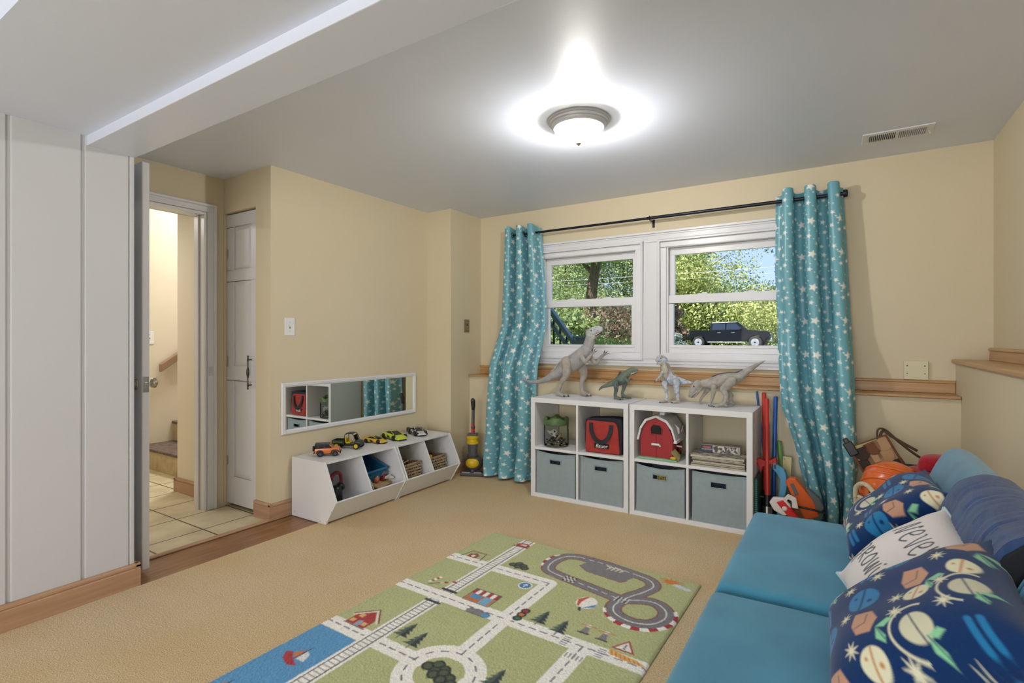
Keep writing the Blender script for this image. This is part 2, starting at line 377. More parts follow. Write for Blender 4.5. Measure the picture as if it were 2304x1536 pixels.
baseboard('baseboard_mirror', (-3.12, 1.981), (-3.12, 3.5), (1, 0), 'wood baseboard under the mirror', s=.98)
baseboard('baseboard_pier', (-3.12, 3.5), (-2.831, 3.5), (0, -1), 'wood baseboard of the pier front')
baseboard('baseboard_pier_side', (-2.85, 3.481), (-2.85, 3.77), (1, 0), 'wood baseboard of the pier side', s=.98)
baseboard('baseboard_window', (-2.85, 3.77), (RX0, 3.77), (0, -1), 'wood baseboard under the windows')
baseboard('baseboard_right', (RX0, 3.77), (RX0, -3.2), (-1, 0), 'wood baseboard of the right wall')
baseboard('baseboard_hall', (-4.352, 2.0), (-3.8, 2.0), (0, -1), 'wood baseboard in the stair hall')
baseboard('baseboard_hall_end', (-4.33, 1.981), (-4.33, 2.6), (-1, 0), 'baseboard return in the stair hall')

# wood ledges (chair-rail trim) on top of the thick lower walls
struct('trim_2', MB().prism([(3.745, .838), (3.755, .835), (3.94, .835), (3.94, .852), (3.755, .853), (3.745, .85)], -2.85, .552, 'x'), OAKX, 'wood ledge below the windows', bevel=.002)
struct('trim_3', MB().prism([(3.925, .853), (3.94, .853), (3.94, .928), (3.928, .928), (3.921, .922), (3.921, .914), (3.926, .909)], -2.85, .552, 'x'), OAKX, 'upright wood board behind the ledge', bevel=.0015)
OAKY = mat('oak_trim_side', (200, 158, 108), .33, noise_=(9, (178, 136, 88), 6, .2, (4, .3, 9)))
struct('trim_4', MB().prism([(.535, 1.034), (.545, 1.03), (.72, 1.03), (.72, 1.052), (.545, 1.054), (.535, 1.05)], -3.2, 3.93, 'y'), OAKY, 'wood ledge along the right wall', bevel=.002)
struct('trim_5', MB().prism([(.70, 1.053), (.72, 1.053), (.72, 1.122), (.703, 1.122), (.696, 1.116), (.696, 1.107), (.702, 1.103)], -3.2, 3.935, 'y'), OAKY, 'upright wood board on the right ledge', bevel=.0015)

# ---------------------------------------------------------------- doors
df = MB()
cas = [(0, 0), (.016, .004), (.018, .03), (.012, .05), (0, .056)]
df.box(-3.68, -3.664, 1.885, 1.945, 0, 2.04).box(-3.68, -3.664, 1.10, 1.945, 2.04, 2.095).box(-3.81, -3.672, 1.865, 1.884, 0, 2.02).box(-3.81, -3.672, 1.14, 1.884, 2.02, 2.039).box(-3.76, -3.73, 1.853, 1.865, 0, 2.02).box(-3.664, -3.657, 1.925, 1.945, 0, 2.077).box(-3.664, -3.657, 1.10, 1.945, 2.077, 2.095)
struct('trim_6', df, TRIMW, 'white door casing of the stair hall doorway', bevel=.004)
sp = tag(MB().box(-.001, .002, -.014, .014, -.03, .03).box(.001, .003, -.006, .006, -.014, .014).build('strike_plate', CHROME, loc=(-3.664, 1.872+.03, .95)), 'small metal strike plate on the white door jamb', 'strike plate')
d1 = thing('door_1', 'open white hinged door seen edge-on', 'door', (-2.934, 1.2095, .02)); d1['kind'] = 'structure'
MB().box(-.742, 0, -.0175, .0175, 0, 2.035).build('door_leaf', DOORW, d1, bevel=.006, seg=3)
MB().box(-.001, .0025, -.013, .013, .885, .965).box(0, .006, -.006, .006, .915, .935).build('latch_plate', CHROME, d1, bevel=.001)
for s in (-1, 1):
    M = T(-.062, s*.0175, .925) @ RX(-s*PI/2)
    MB().lathe([(.028, 0), (.030, .003), (.026, .008), (.011, .010), (.010, .024), (.020, .030), (.027, .040), (.026, .050), (.016, .057), (0, .058)], 28, M=M).build('door_knob', mat('knob_nickel', (196, 186, 166), .2, 1), d1, smooth=True)
d2 = thing('door_2', 'narrow white panelled closet door with a dark scrolled pull', 'door', (-3.481, 2.03, .022)); d2['kind'] = 'structure'
lf = MB(); W2 = .19
lf.box(-W2, W2, 0, .028, 0, 2.02)
def raised(x0, x1, z0, z1):
    # recessed field with raised centre, in front of the slab
    for a, b_, c, d in ((x0, x1, z0, z0+.02), (x0, x1, z1-.02, z1), (x0, x0+.02, z0, z1), (x1-.02, x1, z0, z1)): pass
    pts = [[(x0, 0), (x1, 0)], ]
lf2 = MB()
rails = [(0, .19), (.86, .96), (1.55, 1.63), (1.93, 2.02)]
for z0, z1 in rails: lf2.box(-W2, W2, -.010, 0, z0, z1)
for z0, z1 in ((.19, .86), (.96, 1.55), (1.63, 1.93)):
    lf2.box(-W2, -.105, -.010, 0, z0, z1).box(.105, W2, -.010, 0, z0, z1)
    a = .105; c = z0; e_ = z1; i1 = .03
    lf2.add([(-a+.006, 0, c+.006), (a-.006, 0, c+.006), (a-.006, 0, e_-.006), (-a+.006, 0, e_-.006), (-a+i1, -.008, c+i1), (a-i1, -.008, c+i1), (a-i1, -.008, e_-i1), (-a+i1, -.008, e_-i1)], [(0, 1, 5, 4), (1, 2, 6, 5), (2, 3, 7, 6), (3, 0, 4, 7), (4, 5, 6, 7), (0, 3, 2, 1)])
lf.v += []; o_ = len(lf.v); lf.add(lf2.v, lf2.f)
lf.build('door_leaf', DOORW, d2, bevel=.002)
pl = MB(); PX = .115
pl.tube([(PX, -.012, 1.01), (PX, -.036, 1.01)], .004).tube([(PX, -.012, .84), (PX, -.036, .84)], .004)
pl.lathe([(.002, -.115), (.006, -.11), (.0045, -.10), (.007, -.085), (.004, -.07), (.004, -.04), (.009, -.015), (.010, 0), (.009, .015), (.004, .04), (.004, .07), (.007, .085), (.0045, .10), (.006, .11), (.002, .115)], 14, M=T(PX, -.038, .925))
pl.build('door_pull', mat('pull_pewter', (86, 84, 84), .35, .9), d2, smooth=True)
for z in (.3, 1.0, 1.75):
    MB().tube([(-.193, -.004, z-.035), (-.193, -.004, z+.035)], .006).box(-.192, -.170, -.0125, -.009, z-.03, z+.03).build('hinge', CHROME, d2)

# ---------------------------------------------------------------- windows
SASH = mat('vinyl_white', (236, 236, 238), .3)
def window(name, x0, x1, label):
    w_ = thing(name, label, 'window', ((x0+x1)/2, WY, OZ0)); w_['kind'] = 'structure'
    hw = (x1-x0)/2; hz = OZ1-OZ0
    fr = MB(); rect_frame(fr, -hw, hw, 0, .12, 0, hz, .045)
    fr.box(-hw+.045, -hw+.057, .012, .03, .045, hz-.045).box(hw-.057, hw-.045, .012, .03, .045, hz-.045)
    fr.build('window_frame', SASH, w_, bevel=.003)
    iw = hw-.047; mid = 1.472-OZ0
    lo = MB(); y0, y1 = .031, .058
    rect_frame(lo, -iw, iw, y0, y1, .046, mid+.032, .045, .064, .059)
    lo.box(-iw+.02, iw-.02, y0-.006, y0, .086, .094)
    l_ = lo.build('sash', SASH, w_, bevel=.002)
    MB().box(-iw+.04, iw-.04, .043, .047, .10, mid-.03).build('pane', GLASS, l_)
    for xx in (-.16, .16):
        MB().box(xx-.035, xx+.035, y0+.004, y1-.004, mid+.032, mid+.038).box(xx-.006, xx+.03, y0+.008, y1-.01, mid+.038, mid+.044).build('sash_lock', SASH, l_, bevel=.0015)
    up = MB(); y0, y1 = .062, .09
    rect_frame(up, -iw, iw, y0, y1, mid-.025, hz-.046, .045, .054, .053)
    u_ = up.build('sash', SASH, w_, bevel=.002)
    MB().box(-iw+.04, iw-.04, .074, .078, mid, hz-.09).build('pane', GLASS, u_)
    return w_
window('window_1', OX0, OX1, 'white double-hung window on the left of the pair')
window('window_2', OX2, OX3, 'white double-hung window on the right of the pair')
cs = MB(); X0, X1, Z0, Z1 = OX0-.085, OX3+.085, .962, 1.99
rect_frame(cs, X0, X1, WY-.018, WY+.002, Z0, Z1, OX0-X0, Z1-OZ1, OZ0-Z0)
cs.box(OX1, OX2, WY-.018, WY+.002, OZ0, OZ1)
rect_frame(cs, X0, X1, WY-.031, WY-.018, Z0, Z1, .016)
rect_frame(cs, X0+.022, X1-.022, WY-.024, WY-.018, Z0+.022, Z1-.022, .008)
for (a, b_) in ((OX0, OX1), (OX2, OX3)):
    rect_frame(cs, a-.012, b_+.012, WY-.026, WY-.018, OZ0-.012, OZ1+.012, .014)
    rect_frame(cs, a-.020, b_+.020, WY-.021, WY-.018, OZ0-.020, OZ1+.020, .006)
struct('trim_7', cs, TRIMW, 'wide white casing around both windows', bevel=.003)
# ================================================================ LAMP, VENT, SWITCHES
lp = thing('ceiling_lamp', 'lit flush ceiling lamp with ribbed glass dome and brushed metal rim', 'lamp', (-1.145, 2.44, H))
NICK = mat('brushed_nickel', (196, 196, 198), .5, .35)
MB().lathe([(.05, -.001), (.158, -.001), (.160, -.006), (.156, -.012), (.150, -.014), (.148, -.022), (.140, -.026), (.136, -.036), (.128, -.044), (.122, -.044), (.118, -.03), (.05, -.03)], 64).build('rim', NICK, lp, smooth='angle')
def dome_mat():
    m = bpy.data.materials.new('lit_glass'); m.use_nodes = True; b = m.node_tree.nodes['Principled BSDF']
    b.inputs['Base Color'].default_value = (.9, .88, .8, 1); b.inputs['Roughness'].default_value = .25
    b.inputs['Emission Color'].default_value = (1, .93, .80, 1); b.inputs['Emission Strength'].default_value = DOME_STRENGTH
    t = m.node_tree; tr = t.nodes.new('ShaderNodeBsdfTransparent'); mx = t.nodes.new('ShaderNodeMixShader'); mx.inputs[0].default_value = .30
    t.links.new(tr.outputs[0], mx.inputs[1]); t.links.new(b.outputs[0], mx.inputs[2]); t.links.new(mx.outputs[0], t.nodes['Material Output'].inputs[0])
    return m
N = 96; prof = [(.121, -.036), (.123, -.046), (.120, -.062), (.110, -.080), (.094, -.096), (.070, -.108), (.040, -.116), (.012, -.119)]
dm = MB(); vs = []
for r, z in prof:
    for j in range(N):
        k = r*(1+.012*math.cos(24*2*PI*j/N)*min(1, r/.05)); vs.append((k*math.cos(2*PI*j/N), k*math.sin(2*PI*j/N), z))
dm.add(vs, [(i*N+j, i*N+(j+1) % N, (i+1)*N+(j+1) % N, (i+1)*N+j) for i in range(len(prof)-1) for j in range(N)]+[tuple((len(prof)-1)*N+j for j in range(N))])
dm.build('glass_dome', dome_mat(), lp, smooth=True)
bulb = lamp_data('POINT', 'bulb_light', (0, 0, -.082), (0, 0, 0), BULB, (1, .975, .94), shadow_soft_size=.035); bulb.parent = lp
MB().lathe([(.014, -.112), (.014, -.120), (.012, -.124), (.006, -.127), (.005, -.131), (0, -.133)], 20).build('finial', mat('finial_metal', (128, 120, 108), .4, .6), lp, smooth=True)

vt = thing('ceiling_vent', 'long white louvred ceiling vent near the right wall', 'vent', (.25, 3.535, H))
fr = MB(); a, b_ = .158, .088
fr.box(-a, a, -b_, -b_+.03, -.008, -.0005).box(-a, a, b_-.03, b_, -.008, -.0005).box(-a, -a+.03, -b_+.03, b_-.03, -.008, -.0005).box(a-.03, a, -b_+.03, b_-.03, -.008, -.0005).box(-.006, .006, -b_+.03, b_-.03, -.008, -.0005)
fr.build('vent_frame', TRIMW, vt, bevel=.003)
MB().box(-a+.02, a-.02, -b_+.02, b_-.02, -.0015, -.0005).build('duct_opening', mat('dark_duct', (24, 24, 26), .9), vt)
for i in range(30):
    x = -a+.033+i*(2*a-.066)/29; MB().box(-.0012, .0012, -b_+.03, b_-.03, -.0045, .0045, M=T(x, 0, -.006) @ RY(.55 if x < 0 else -.55)).build('louver', TRIMW, vt)
MB().tube([(a-.02, .0, -.008), (a-.012, .02, -.02)], .003).build('damper_lever', TRIMW, vt)

def plate(name, label, loc, rz, w_, h, m, toggle=True, cat='light switch', tm=None, holes=0):
    t = thing(name, label, cat, loc, rz)
    MB().box(-w_/2, w_/2, -.006, 0, -h/2, h/2).build('cover_plate', m, t, bevel=.002, seg=3)
    if toggle:
        MB().box(-.006, .006, -.0075, -.004, -.013, .013).build('toggle_slot', mat('slot_grey', (150, 150, 150), .5), t)
        MB().box(-.0045, .0045, -.016, -.005, -.003, .011, M=RX(-.35)).build('toggle', tm or m, t, bevel=.0015)
        for z in (-.03, .03): MB().lathe([(.003, 0), (.0025, .001), (0, .0012)], 12, M=T(0, -.006, z) @ RX(PI/2)).build('screw', CHROME, t)
    return t
PLW = mat('switch_white', (236, 236, 236), .35)
# wall faces: -y is outward of plate
plate('light_switch', 'white switch plate on the beige wall above the long mirror', (-3.1195, 2.133, 1.254), PI/2, .075, .118, PLW)
plate('light_switch', 'small metal switch plate with black toggle on the side of the beige pier', (-2.8495, 3.72, 1.29), PI/2, .07, .115, mat('brass_plate', (150, 136, 112), .35, .7), tm=BLACKP)
plate('light_switch', 'white switch plate in the stair hall beside the open door', (-5.4995, 2.295, 1.185), PI/2, .08, .118, PLW)
bl = thing('blank_wall_plate', 'cream blank cover plate with four screws on the wood ledge', 'wall plate', (.37, 3.9195, .985))
MB().box(-.058, .058, 0, .019, -.056, .056).build('cover_plate', mat('cream_plate', (222, 214, 178), .5), bl, bevel=.002)
for x, z in ((-.042, .026), (.042, .026), (-.042, -.02), (.042, -.02)):
    MB().lathe([(.0038 if z > 0 else .0026, 0), (.003, .001), (0, .0012)], 10, M=T(x, 0, z) @ RX(PI/2)).build('screw', BLACKP, bl)

# ---------------------------------------------------------------- mirror on the left wall
mr = thing('wall_mirror', 'long low mirror in a white moulded frame on the beige wall', 'mirror', (-3.12, 2.706, .7105))
my, mz = .636, .1725
def frame_loop(y, z, p): return [(p[1], -y+p[0], -z+p[0]), (p[1], y-p[0], -z+p[0]), (p[1], y-p[0], z-p[0]), (p[1], -y+p[0], z-p[0])]
secs = [frame_loop(my, mz, p) for p in ((0, .001), (0, .010), (.004, .016), (.010, .018), (.016, .015), (.020, .017), (.026, .012), (.032, .008), (.032, .001))]
fm = MB(); fm.loft(secs, caps=False); fm.build('mirror_frame', TRIMW, mr, bevel=.0008)
MB().box(.002, .006, -my+.03, my-.03, -mz+.03, mz-.03).build('mirror_glass', MIRROR, mr)

# ---------------------------------------------------------------- curtain rod and curtains
RODY = 3.845; RODZ = 2.078
rd = thing('curtain_rod', 'dark metal curtain rod above the windows', 'curtain rod', (-1.22, RODY, RODZ))
MB().tube([(-1.225, 0, 0), (0, 0, 0)], .0095, 16).build('thin_tube', DARKMET, rd, smooth='angle')
MB().tube([(-.02, 0, 0), (1.225, 0, 0)], .012, 16).build('thick_tube', DARKMET, rd, smooth='angle')
for x in (-1.235, 1.235): MB().lathe([(.004, -.012), (.022, -.012), (.024, -.006), (.024, .006), (.02, .012), (0, .013)], 20, M=T(x, 0, 0) @ RY(PI/2)).build('end_cap', DARKMET, rd, smooth='angle')
for x in (-1.10, 0.0, 1.16):
    MB().tube([(x, -.003, -.014), (x, -.014, -.006), (x, -.015, .004), (x, -.008, .016)], .0028, 8).box(x-.003, x+.003, -.003, .094, -.020, -.012).box(x-.009, x+.009, .090, .0945, -.055, .005).build('bracket', DARKMET, rd)

def cloth_paint(W_, H_, res, seed):
    nx, ny = int(W_/res)+1, int(H_/res)+1
    X, Y = np.meshgrid(np.linspace(0, W_, nx), np.linspace(0, H_, ny)); P = Paint(X, Y, (106, 168, 182), res*1.1)
    r = random.Random(seed); motifs = []
    for k in range(3): motifs.append((r.uniform(.02, .18), .03+.07*k, .019 if k == 0 else .013, k))
    white = (236, 236, 226)
    base = [(.045, .05, .0225), (.125, .155, .0215), (.165, .045, .0135), (.085, .115, .0125), (.030, .145, .0135), (.075, .195, .0125), (.175, .110, .0125), (.115, .015, .011), (.155, .200, .011), (.005, .095, .011)]
    dots = [(.09, .06), (.02, .005), (.06, .085), (.14, .08), (.19, .15), (.11, .185), (.055, .165), (.185, .075), (.145, .115), (.012, .185), (.10, .14), (.14, .03), (.035, .11)]
    for i in range(int(W_/.2)+2):
        for j in range(int(H_/.21)+2):
            ox = i*.2-.05; oy = j*.21-.04+(i % 2)*.105
            for a, b_, rr in base: P.star(ox+a, oy+b_, rr*1.2, white, rot=a*9)
            for n_, (a, b_) in enumerate(dots): P.disc(ox+a, oy+b_, .0045 if n_ % 3 else .0033, white)
    return P
CURT = mat('star_curtain_cloth', (255, 255, 255), .36, spec=.55, vcol=True, bump=(18, .15, .01, (1, 1, .3)))
def curtain(name, label, xs, ys, nf, seed, phase, group=None):
    """xs: list of (z, xleft, xright); ys: list of (z, ycentre, amplitude)"""
    W_, H_ = .76, 2.11; P = cloth_paint(W_, H_, .004, seed); ny, nx = P.X.shape
    z = 2.138-P.Y*(2.118/H_); u = P.X/W_
    zz = [a[0] for a in xs][::-1]
    xl = np.interp(z, zz, [a[1] for a in xs][::-1]); xr = np.interp(z, zz, [a[2] for a in xs][::-1])
    zy = [a[0] for a in ys][::-1]; yc = np.interp(z, zy, [a[1] for a in ys][::-1]); am = np.interp(z, zy, [a[2] for a in ys][::-1])
    ph = 2*PI*nf*u+phase; wob = .35*np.sin(z*2.3+seed)+.25*np.sin(5*z+u*3+seed)
    lowmix = np.clip((1.2-z)/1.2, 0, 1)
    cc = np.cos(ph+wob*lowmix); yy = yc-am*np.sign(cc)*np.abs(cc)**.75-.18*am*np.cos(2*ph+1+seed)*lowmix
    xx = xl+(xr-xl)*(u+.030*np.sin(2*ph)*(1-.3*lowmix)+.02*np.sin(ph*1.0+z*2)*lowmix)
    xx += .006*np.sin(z*14+u*20)*lowmix
    zt = z+np.where(P.Y < .12, 1, 0)*(.012*np.cos(ph)*(1-P.Y/.12))
    fl = np.clip((.10-z)/.10, 0, 1); yy -= fl*fl*.03*(1+np.sin(ph))
    V = np.stack([xx, yy, zt], -1); bx, by = (xs[0][1]+xs[0][2])/2, RODY
    root = thing(name, label, 'curtain', (bx, by, RODZ), group=group)
    V = V-np.array([bx, by, RODZ]); o = grid_mesh('cloth', V, P.c, CURT, root)
    sd = o.modifiers.new('solid', 'SOLIDIFY'); sd.thickness = .0022; sd.offset = 0
    for k in range(2*nf):
        uu = (PI/2+PI*k-phase)/(2*PI*nf)
        if 0.01 < uu < .99:
            i = int(uu*(nx-1)); j = int(.05/H_*(ny-1)); p = V[j, i]
            d = Vector(V[j, min(i+3, nx-1)]-V[j, max(i-3, 0)]).normalized(); n_ = Vector((-d.y, d.x, 0)).normalized()
            R_ = Vector((0, 0, 1)).rotation_difference(n_).to_matrix().to_4x4()
            mb = MB(); vs = []
            for q in range(24):
                for t_ in range(8):
                    A = 2*PI*q/24; B = 2*PI*t_/8; rr = .021+.0035*math.cos(B); vs.append(R_ @ Vector((rr*math.cos(A), rr*math.sin(A), .0035*math.sin(B)))+Vector((p[0], p[1], 0)))
            mb.add(vs, [(q*8+t_, q*8+(t_+1) % 8, ((q+1) % 24)*8+(t_+1) % 8, ((q+1) % 24)*8+t_) for q in range(24) for t_ in range(8)])
            mb.build('grommet', DARKMET, root, smooth=True)
    return root
curtain('curtain', 'teal star-print curtain hanging left of the windows behind the big grey dinosaur', [(2.15, -2.52, -2.185), (1.6, -2.545, -2.135), (1.0, -2.575, -2.12), (.35, -2.60, -2.12), (0, -2.60, -2.14)], [(2.15, RODY, .056), (1.3, 3.84, .058), (.95, 3.675, .056), (.8, 3.655, .060), (0, 3.65, .065)], 3, 1, PI)
curtain('curtain', 'teal star-print curtain hanging right of the windows behind the sofa', [(2.15, -.372, .008), (1.6, -.375, .035), (1.1, -.35, .06), (.75, -.315, .075), (.5, -.245, .08), (.2, -.175, .07), (0, -.16, .06)], [(2.15, RODY, .056), (1.3, 3.82, .066), (.95, 3.665, .068), (.8, 3.62, .075), (0, 3.63, .08)], 3, 2, PI*.9)
# ================================================================ CUBE SHELVES
SF = 3.365; SB = 3.748; SH = .735
def cube_shelf(label, x0, z1, z2):
    r = thing('cube_shelf', label, 'shelf unit', (x0, SF, 0), group=None); W_ = .757; D = SB-SF
    MB().box(0, W_, 0, D, SH-.035, SH).build('top_panel', WHITEM, r, bevel=.0012)
    MB().box(0, W_, 0, D, 0, .029).build('bottom_panel', WHITEM, r, bevel=.0012)
    for a in (0, W_-.034): MB().box(a, a+.034, 0, D, .029, SH-.035).build('side_panel', WHITEM, r, bevel=.0012)
    MB().box(W_/2-.008, W_/2+.008, .002, D, .029, SH-.035).build('divider', WHITEM, r, bevel=.001)
    for a, b_ in ((.034, W_/2-.008), (W_/2+.008, W_-.034)): MB().box(a, b_, .002, D, z1, z2).build('shelf_board', WHITEM, r, bevel=.001)
    return r
cube_shelf('white four-cube shelf unit on the left holding the clear jar and red bag', -1.972, .352, .372)
cube_shelf('white four-cube shelf unit on the right holding the red barn and board books', -1.207, .356, .376)

FAB = mat('grey_bin_fabric', (158, 172, 176), .9, bump=(500, .5, .002), noise_=(30, (146, 161, 166), 4, .3)); BIND = mat('bin_inside', (44, 50, 66), .9)
def fabric_bin(label, x, sag, handle_dx=0, rz=0):
    w_, d, h = .158, .17, .312
    r = thing('storage_bin', label, 'storage bin', (x, SF+.014, .03), rz, 'grey fabric bins in the cube shelves')
    hx0, hx1, hz0, hz1 = -.044+handle_dx, .044+handle_dx, h-.085, h-.054
    # front wall as a grid with the handle slot left open and a sagging top edge
    xs = sorted(set([-w_, -.13, -.10, -.07, hx0, hx0+.022, (hx0+hx1)/2, hx1-.022, hx1, .07, .10, .13, w_])); zs = [0, .04, .10, .16, hz0-.02, hz0, hz1, hz1+.015, h]
    fb = MB(); vs = []; fs = []
    def F(x_, z_):
        t = (z_/h)**4; s_ = sag*(1-(x_/w_)**2)
        bulge = -.006*(1-(x_/w_)**2)*math.sin(PI*z_/h)
        return (x_*(1-.015*(z_/h)), bulge+.004*t, z_-s_*t)
    for yo in (0, .004):
        for z_ in zs:
            for x_ in xs: p = F(x_, z_); vs.append((p[0], p[1]+yo, p[2]))
    nx, nz = len(xs), len(zs); hole = lambda i, j: xs[i] >= hx0-1e-6 and xs[i+1] <= hx1+1e-6 and abs(zs[j]-hz0) < 1e-6
    for k in (0, 1):
        for j in range(nz-1):
            for i in range(nx-1):
                if not hole(i, j): a = k*nx*nz+j*nx+i; fs.append((a, a+1, a+nx+1, a+nx))
    n1 = nx*nz
    for i in range(nx-1): fs.append(((nz-1)*nx+i, (nz-1)*nx+i+1, n1+(nz-1)*nx+i+1, n1+(nz-1)*nx+i))
    fb.add(vs, fs); fb.build('front_wall', FAB, r)
    sd = MB().box(-w_, -w_+.004, .005, 2*d, 0, h-.004).box(w_-.004, w_, .005, 2*d, 0, h-.004).box(-w_, w_, 2*d-.004, 2*d, 0, h-.004).box(-w_, w_, .005, 2*d, 0, .004)
    sd.build('bin_body', FAB, r)
    MB().box(-w_+.005, w_-.005, .03, .034, .01, h-.02).build('dark_backing', BIND, r)  # single dark sheet close behind the front wall, visible through the slot
    # stitched binding of the slot
    st_ = MB()
    for (a, b_, c, d_) in ((hx0-.004, hx1+.004, hz1, hz1+.003), (hx0-.004, hx1+.004, hz0-.003, hz0), (hx0-.004, hx0, hz0, hz1), (hx1, hx1+.004, hz0, hz1)): st_.box(a, b_, -.0085, -.003, c, d_)
    st_.build('slot_binding', FAB, r)
    return r
fabric_bin('grey fabric bin under the clear jar, far left of the four bins', -1.772, .014)
fabric_bin('grey fabric bin under the red bag, second from the left', -1.416, .012)
fabric_bin('grey fabric bin under the red barn with yellow packets behind its slot', -1.006, .018)
fabric_bin('grey fabric bin under the board books, far right of the four bins', -.644, .006)
yb = thing('yellow_packet', 'yellow packet showing through the slot of the bin under the barn', 'packet', (-1.0, SF+.030, .265))
MB().box(-.03, .032, 0, .012, -.022, .018, M=RY(.05)).build('wrapper', mat('yellow_wrap', (190, 164, 40), .4, noise_=(120, (90, 80, 30), 2, .1)), yb, bevel=.003)
MB().box(.036, .042, 0, .012, -.03, .02).build('strip', mat('yellow_wrap', (190, 164, 40)), yb)

# ---------------------------------------------------------------- jar with green lid
jr = thing('plastic_jar', 'clear plastic jar of dark toy pieces with a wavy green lid', 'jar', (-1.815, 3.475, .3725))
JG = glass_mat('jar_plastic', (.93, .95, .94))
MB().lathe([(0, .0), (.082, .0), (.090, .006), (.092, .02), (.092, .165), (.086, .172)], 40, caps=False).build('jar_wall', JG, jr, smooth='angle')
GL = mat('jar_lid_green', (86, 112, 66), .45)
ld = MB(); n = 48; rows = []
for (rr, zz, wv) in ((.093, .160, 0), (.094, .164, 0), (.094, .195, 0), (.090, .206, .7), (.078, .212, 1), (.070, .208, 1), (.064, .188, .2), (0.001, .186, 0)):
    rows.append([(rr*math.cos(2*PI*j/n), rr*math.sin(2*PI*j/n), zz+wv*.010*math.sin(4*2*PI*j/n)+wv*.005*math.sin(7*2*PI*j/n)) for j in range(n)])
ld.loft(rows); ld.build('jar_lid', GL, jr, smooth=True)
MB().ell((.0, -.02, .212), (.02, .012, .012), 12, 8).tube([(-.05, .0, .195), (-.02, -.01, .215), (.03, .0, .205), (.055, .02, .198)], .008).build('lid_sprout', GL, jr, smooth=True)
DP = [mat('toy_dark_'+n_, c, .5) for n_, c in (('grey', (70, 72, 74)), ('pale', (170, 168, 160)), ('tan', (150, 120, 90)), ('black', (30, 32, 34)))]
pcs = MB(); r = random.Random(3)
for i in range(170):
    a = r.uniform(0, 2*PI); q = .078*math.sqrt(r.random()); z = .012+.06*r.random()*(1.3-q/.09)
    M = T(q*math.cos(a), q*math.sin(a), z) @ RZ(r.uniform(0, 6)) @ RX(r.uniform(0, 6)); s_ = r.uniform(.004, .010)
    pcs.box(-s_, s_, -s_*.4, s_*.4, -s_*.5, s_*.5, mi=r.choice((0, 0, 0, 1, 2, 3, 3)), M=M)
tag(pcs.build('toy_pieces', DP, loc=(-1.815, 3.475, .3725)), 'heap of small dark toy pieces inside the clear jar', 'toy pieces', kind='stuff')
fg = thing('toy_figure_part', 'pale winged toy piece near the top of the jar', 'toy piece', (-1.815, 3.475, .4725))
MB().prism([(-.05, .02), (-.02, .015), (.005, .03), (.03, .028), (.035, .012), (.02, -.002), (.025, -.03), (.0, -.018), (-.03, -.005)], -.058, -.052).build('wing', DP[1], fg, bevel=.001)
MB().prism([(.008, .022), (.024, .022), (.026, .012), (.012, .008)], -.060, -.057).prism([(-.02, -.002), (.0, -.002), (.0, -.010), (-.012, -.008)], -.060, -.057).build('hole', DP[3], fg)
MB().tube([(.02, -.04, -.05), (.05, -.03, -.01), (.045, -.02, .0)], .008).build('arm', DP[2], fg, smooth=True)

# ---------------------------------------------------------------- red tool bag
bg_ = thing('tool_bag', 'red and black soft tool bag in the left shelf unit', 'bag', (-1.413, 3.40, .3725), .03)
def rr_poly(x0, x1, z0, z1, rad, n=5):
    out = []
    for cx, cz, a0 in ((x1-rad, z0+rad, -PI/2), (x1-rad, z1-rad, 0), (x0+rad, z1-rad, PI/2), (x0+rad, z0+rad, PI)):
        for i in range(n+1): a = a0+PI/2*i/n; out.append((cx+rad*math.cos(a), cz+rad*math.sin(a)))
    return out
REDC = mat('bag_red_canvas', (180, 60, 54), .85, bump=(400, .5, .002), noise_=(25, (158, 50, 46), 4, .3)); NAVY = mat('bag_navy_canvas', (34, 38, 50), .85, bump=(400, .4, .002))
MB().prism([(-.13, 0), (.135, 0), (.145, .15), (.135, .245), (.08, .252), (0, .250), (-.10, .240), (-.134, .232), (-.138, .1)], .008, .125).build('bag_body', NAVY, bg_, bevel=.008, seg=3)
def rrt(x0, x1, z0, z1, t0, t1, rad): return [(x*(1-.06*(z-z0)/(z1-z0)) if False else x, z) for x, z in rr_poly(x0, x1, z0, z1, rad)]
pf = [(-.128, .004), (.122, .004), (.124, .02), (.112, .175), (.100, .212), (.082, .224), (-.112, .226), (-.122, .21), (-.126, .1)]
MB().prism(pf, -.004, .010).build('front_panel', REDC, bg_, bevel=.006, seg=3)
hp = spline([(-.082, -.010, .212), (-.080, -.014, .165), (-.062, -.020, .12), (-.035, -.024, .092), (.0, -.026, .082), (.03, -.024, .098), (.052, -.020, .128), (.064, -.014, .170), (.064, -.008, .205)], 6)
hb = MB(); vs = []
for i, p in enumerate(hp):
    d = (Vector(hp[min(i+1, len(hp)-1)])-Vector(hp[max(i-1, 0)])); d.y = 0; d.normalize(); n_ = Vector((-d.z, 0, d.x))
    for s_ in (-1, 1):
        for t_ in (-.0018, .0018): vs.append(Vector(p)+n_*.0135*s_+Vector((0, t_, 0)))
hb.loft([[vs[i*4], vs[i*4+1], vs[i*4+3], vs[i*4+2]] for i in range(len(hp))]); hb.build('handle', mat('bag_strap', (36, 44, 48), .8), bg_)
lb = MB().box(-.060, .048, -.0075, -.003, .036, .072).build('logo_patch', mat('patch_black', (22, 22, 26), .6), bg_, bevel=.001)
text_mesh('logo_text', 'Bauer', .037, mat('logo_white', (232, 232, 232), .6), bg_, T(-.006, -.0082, .053) @ RX(PI/2), bold=.0003, shear=.25)

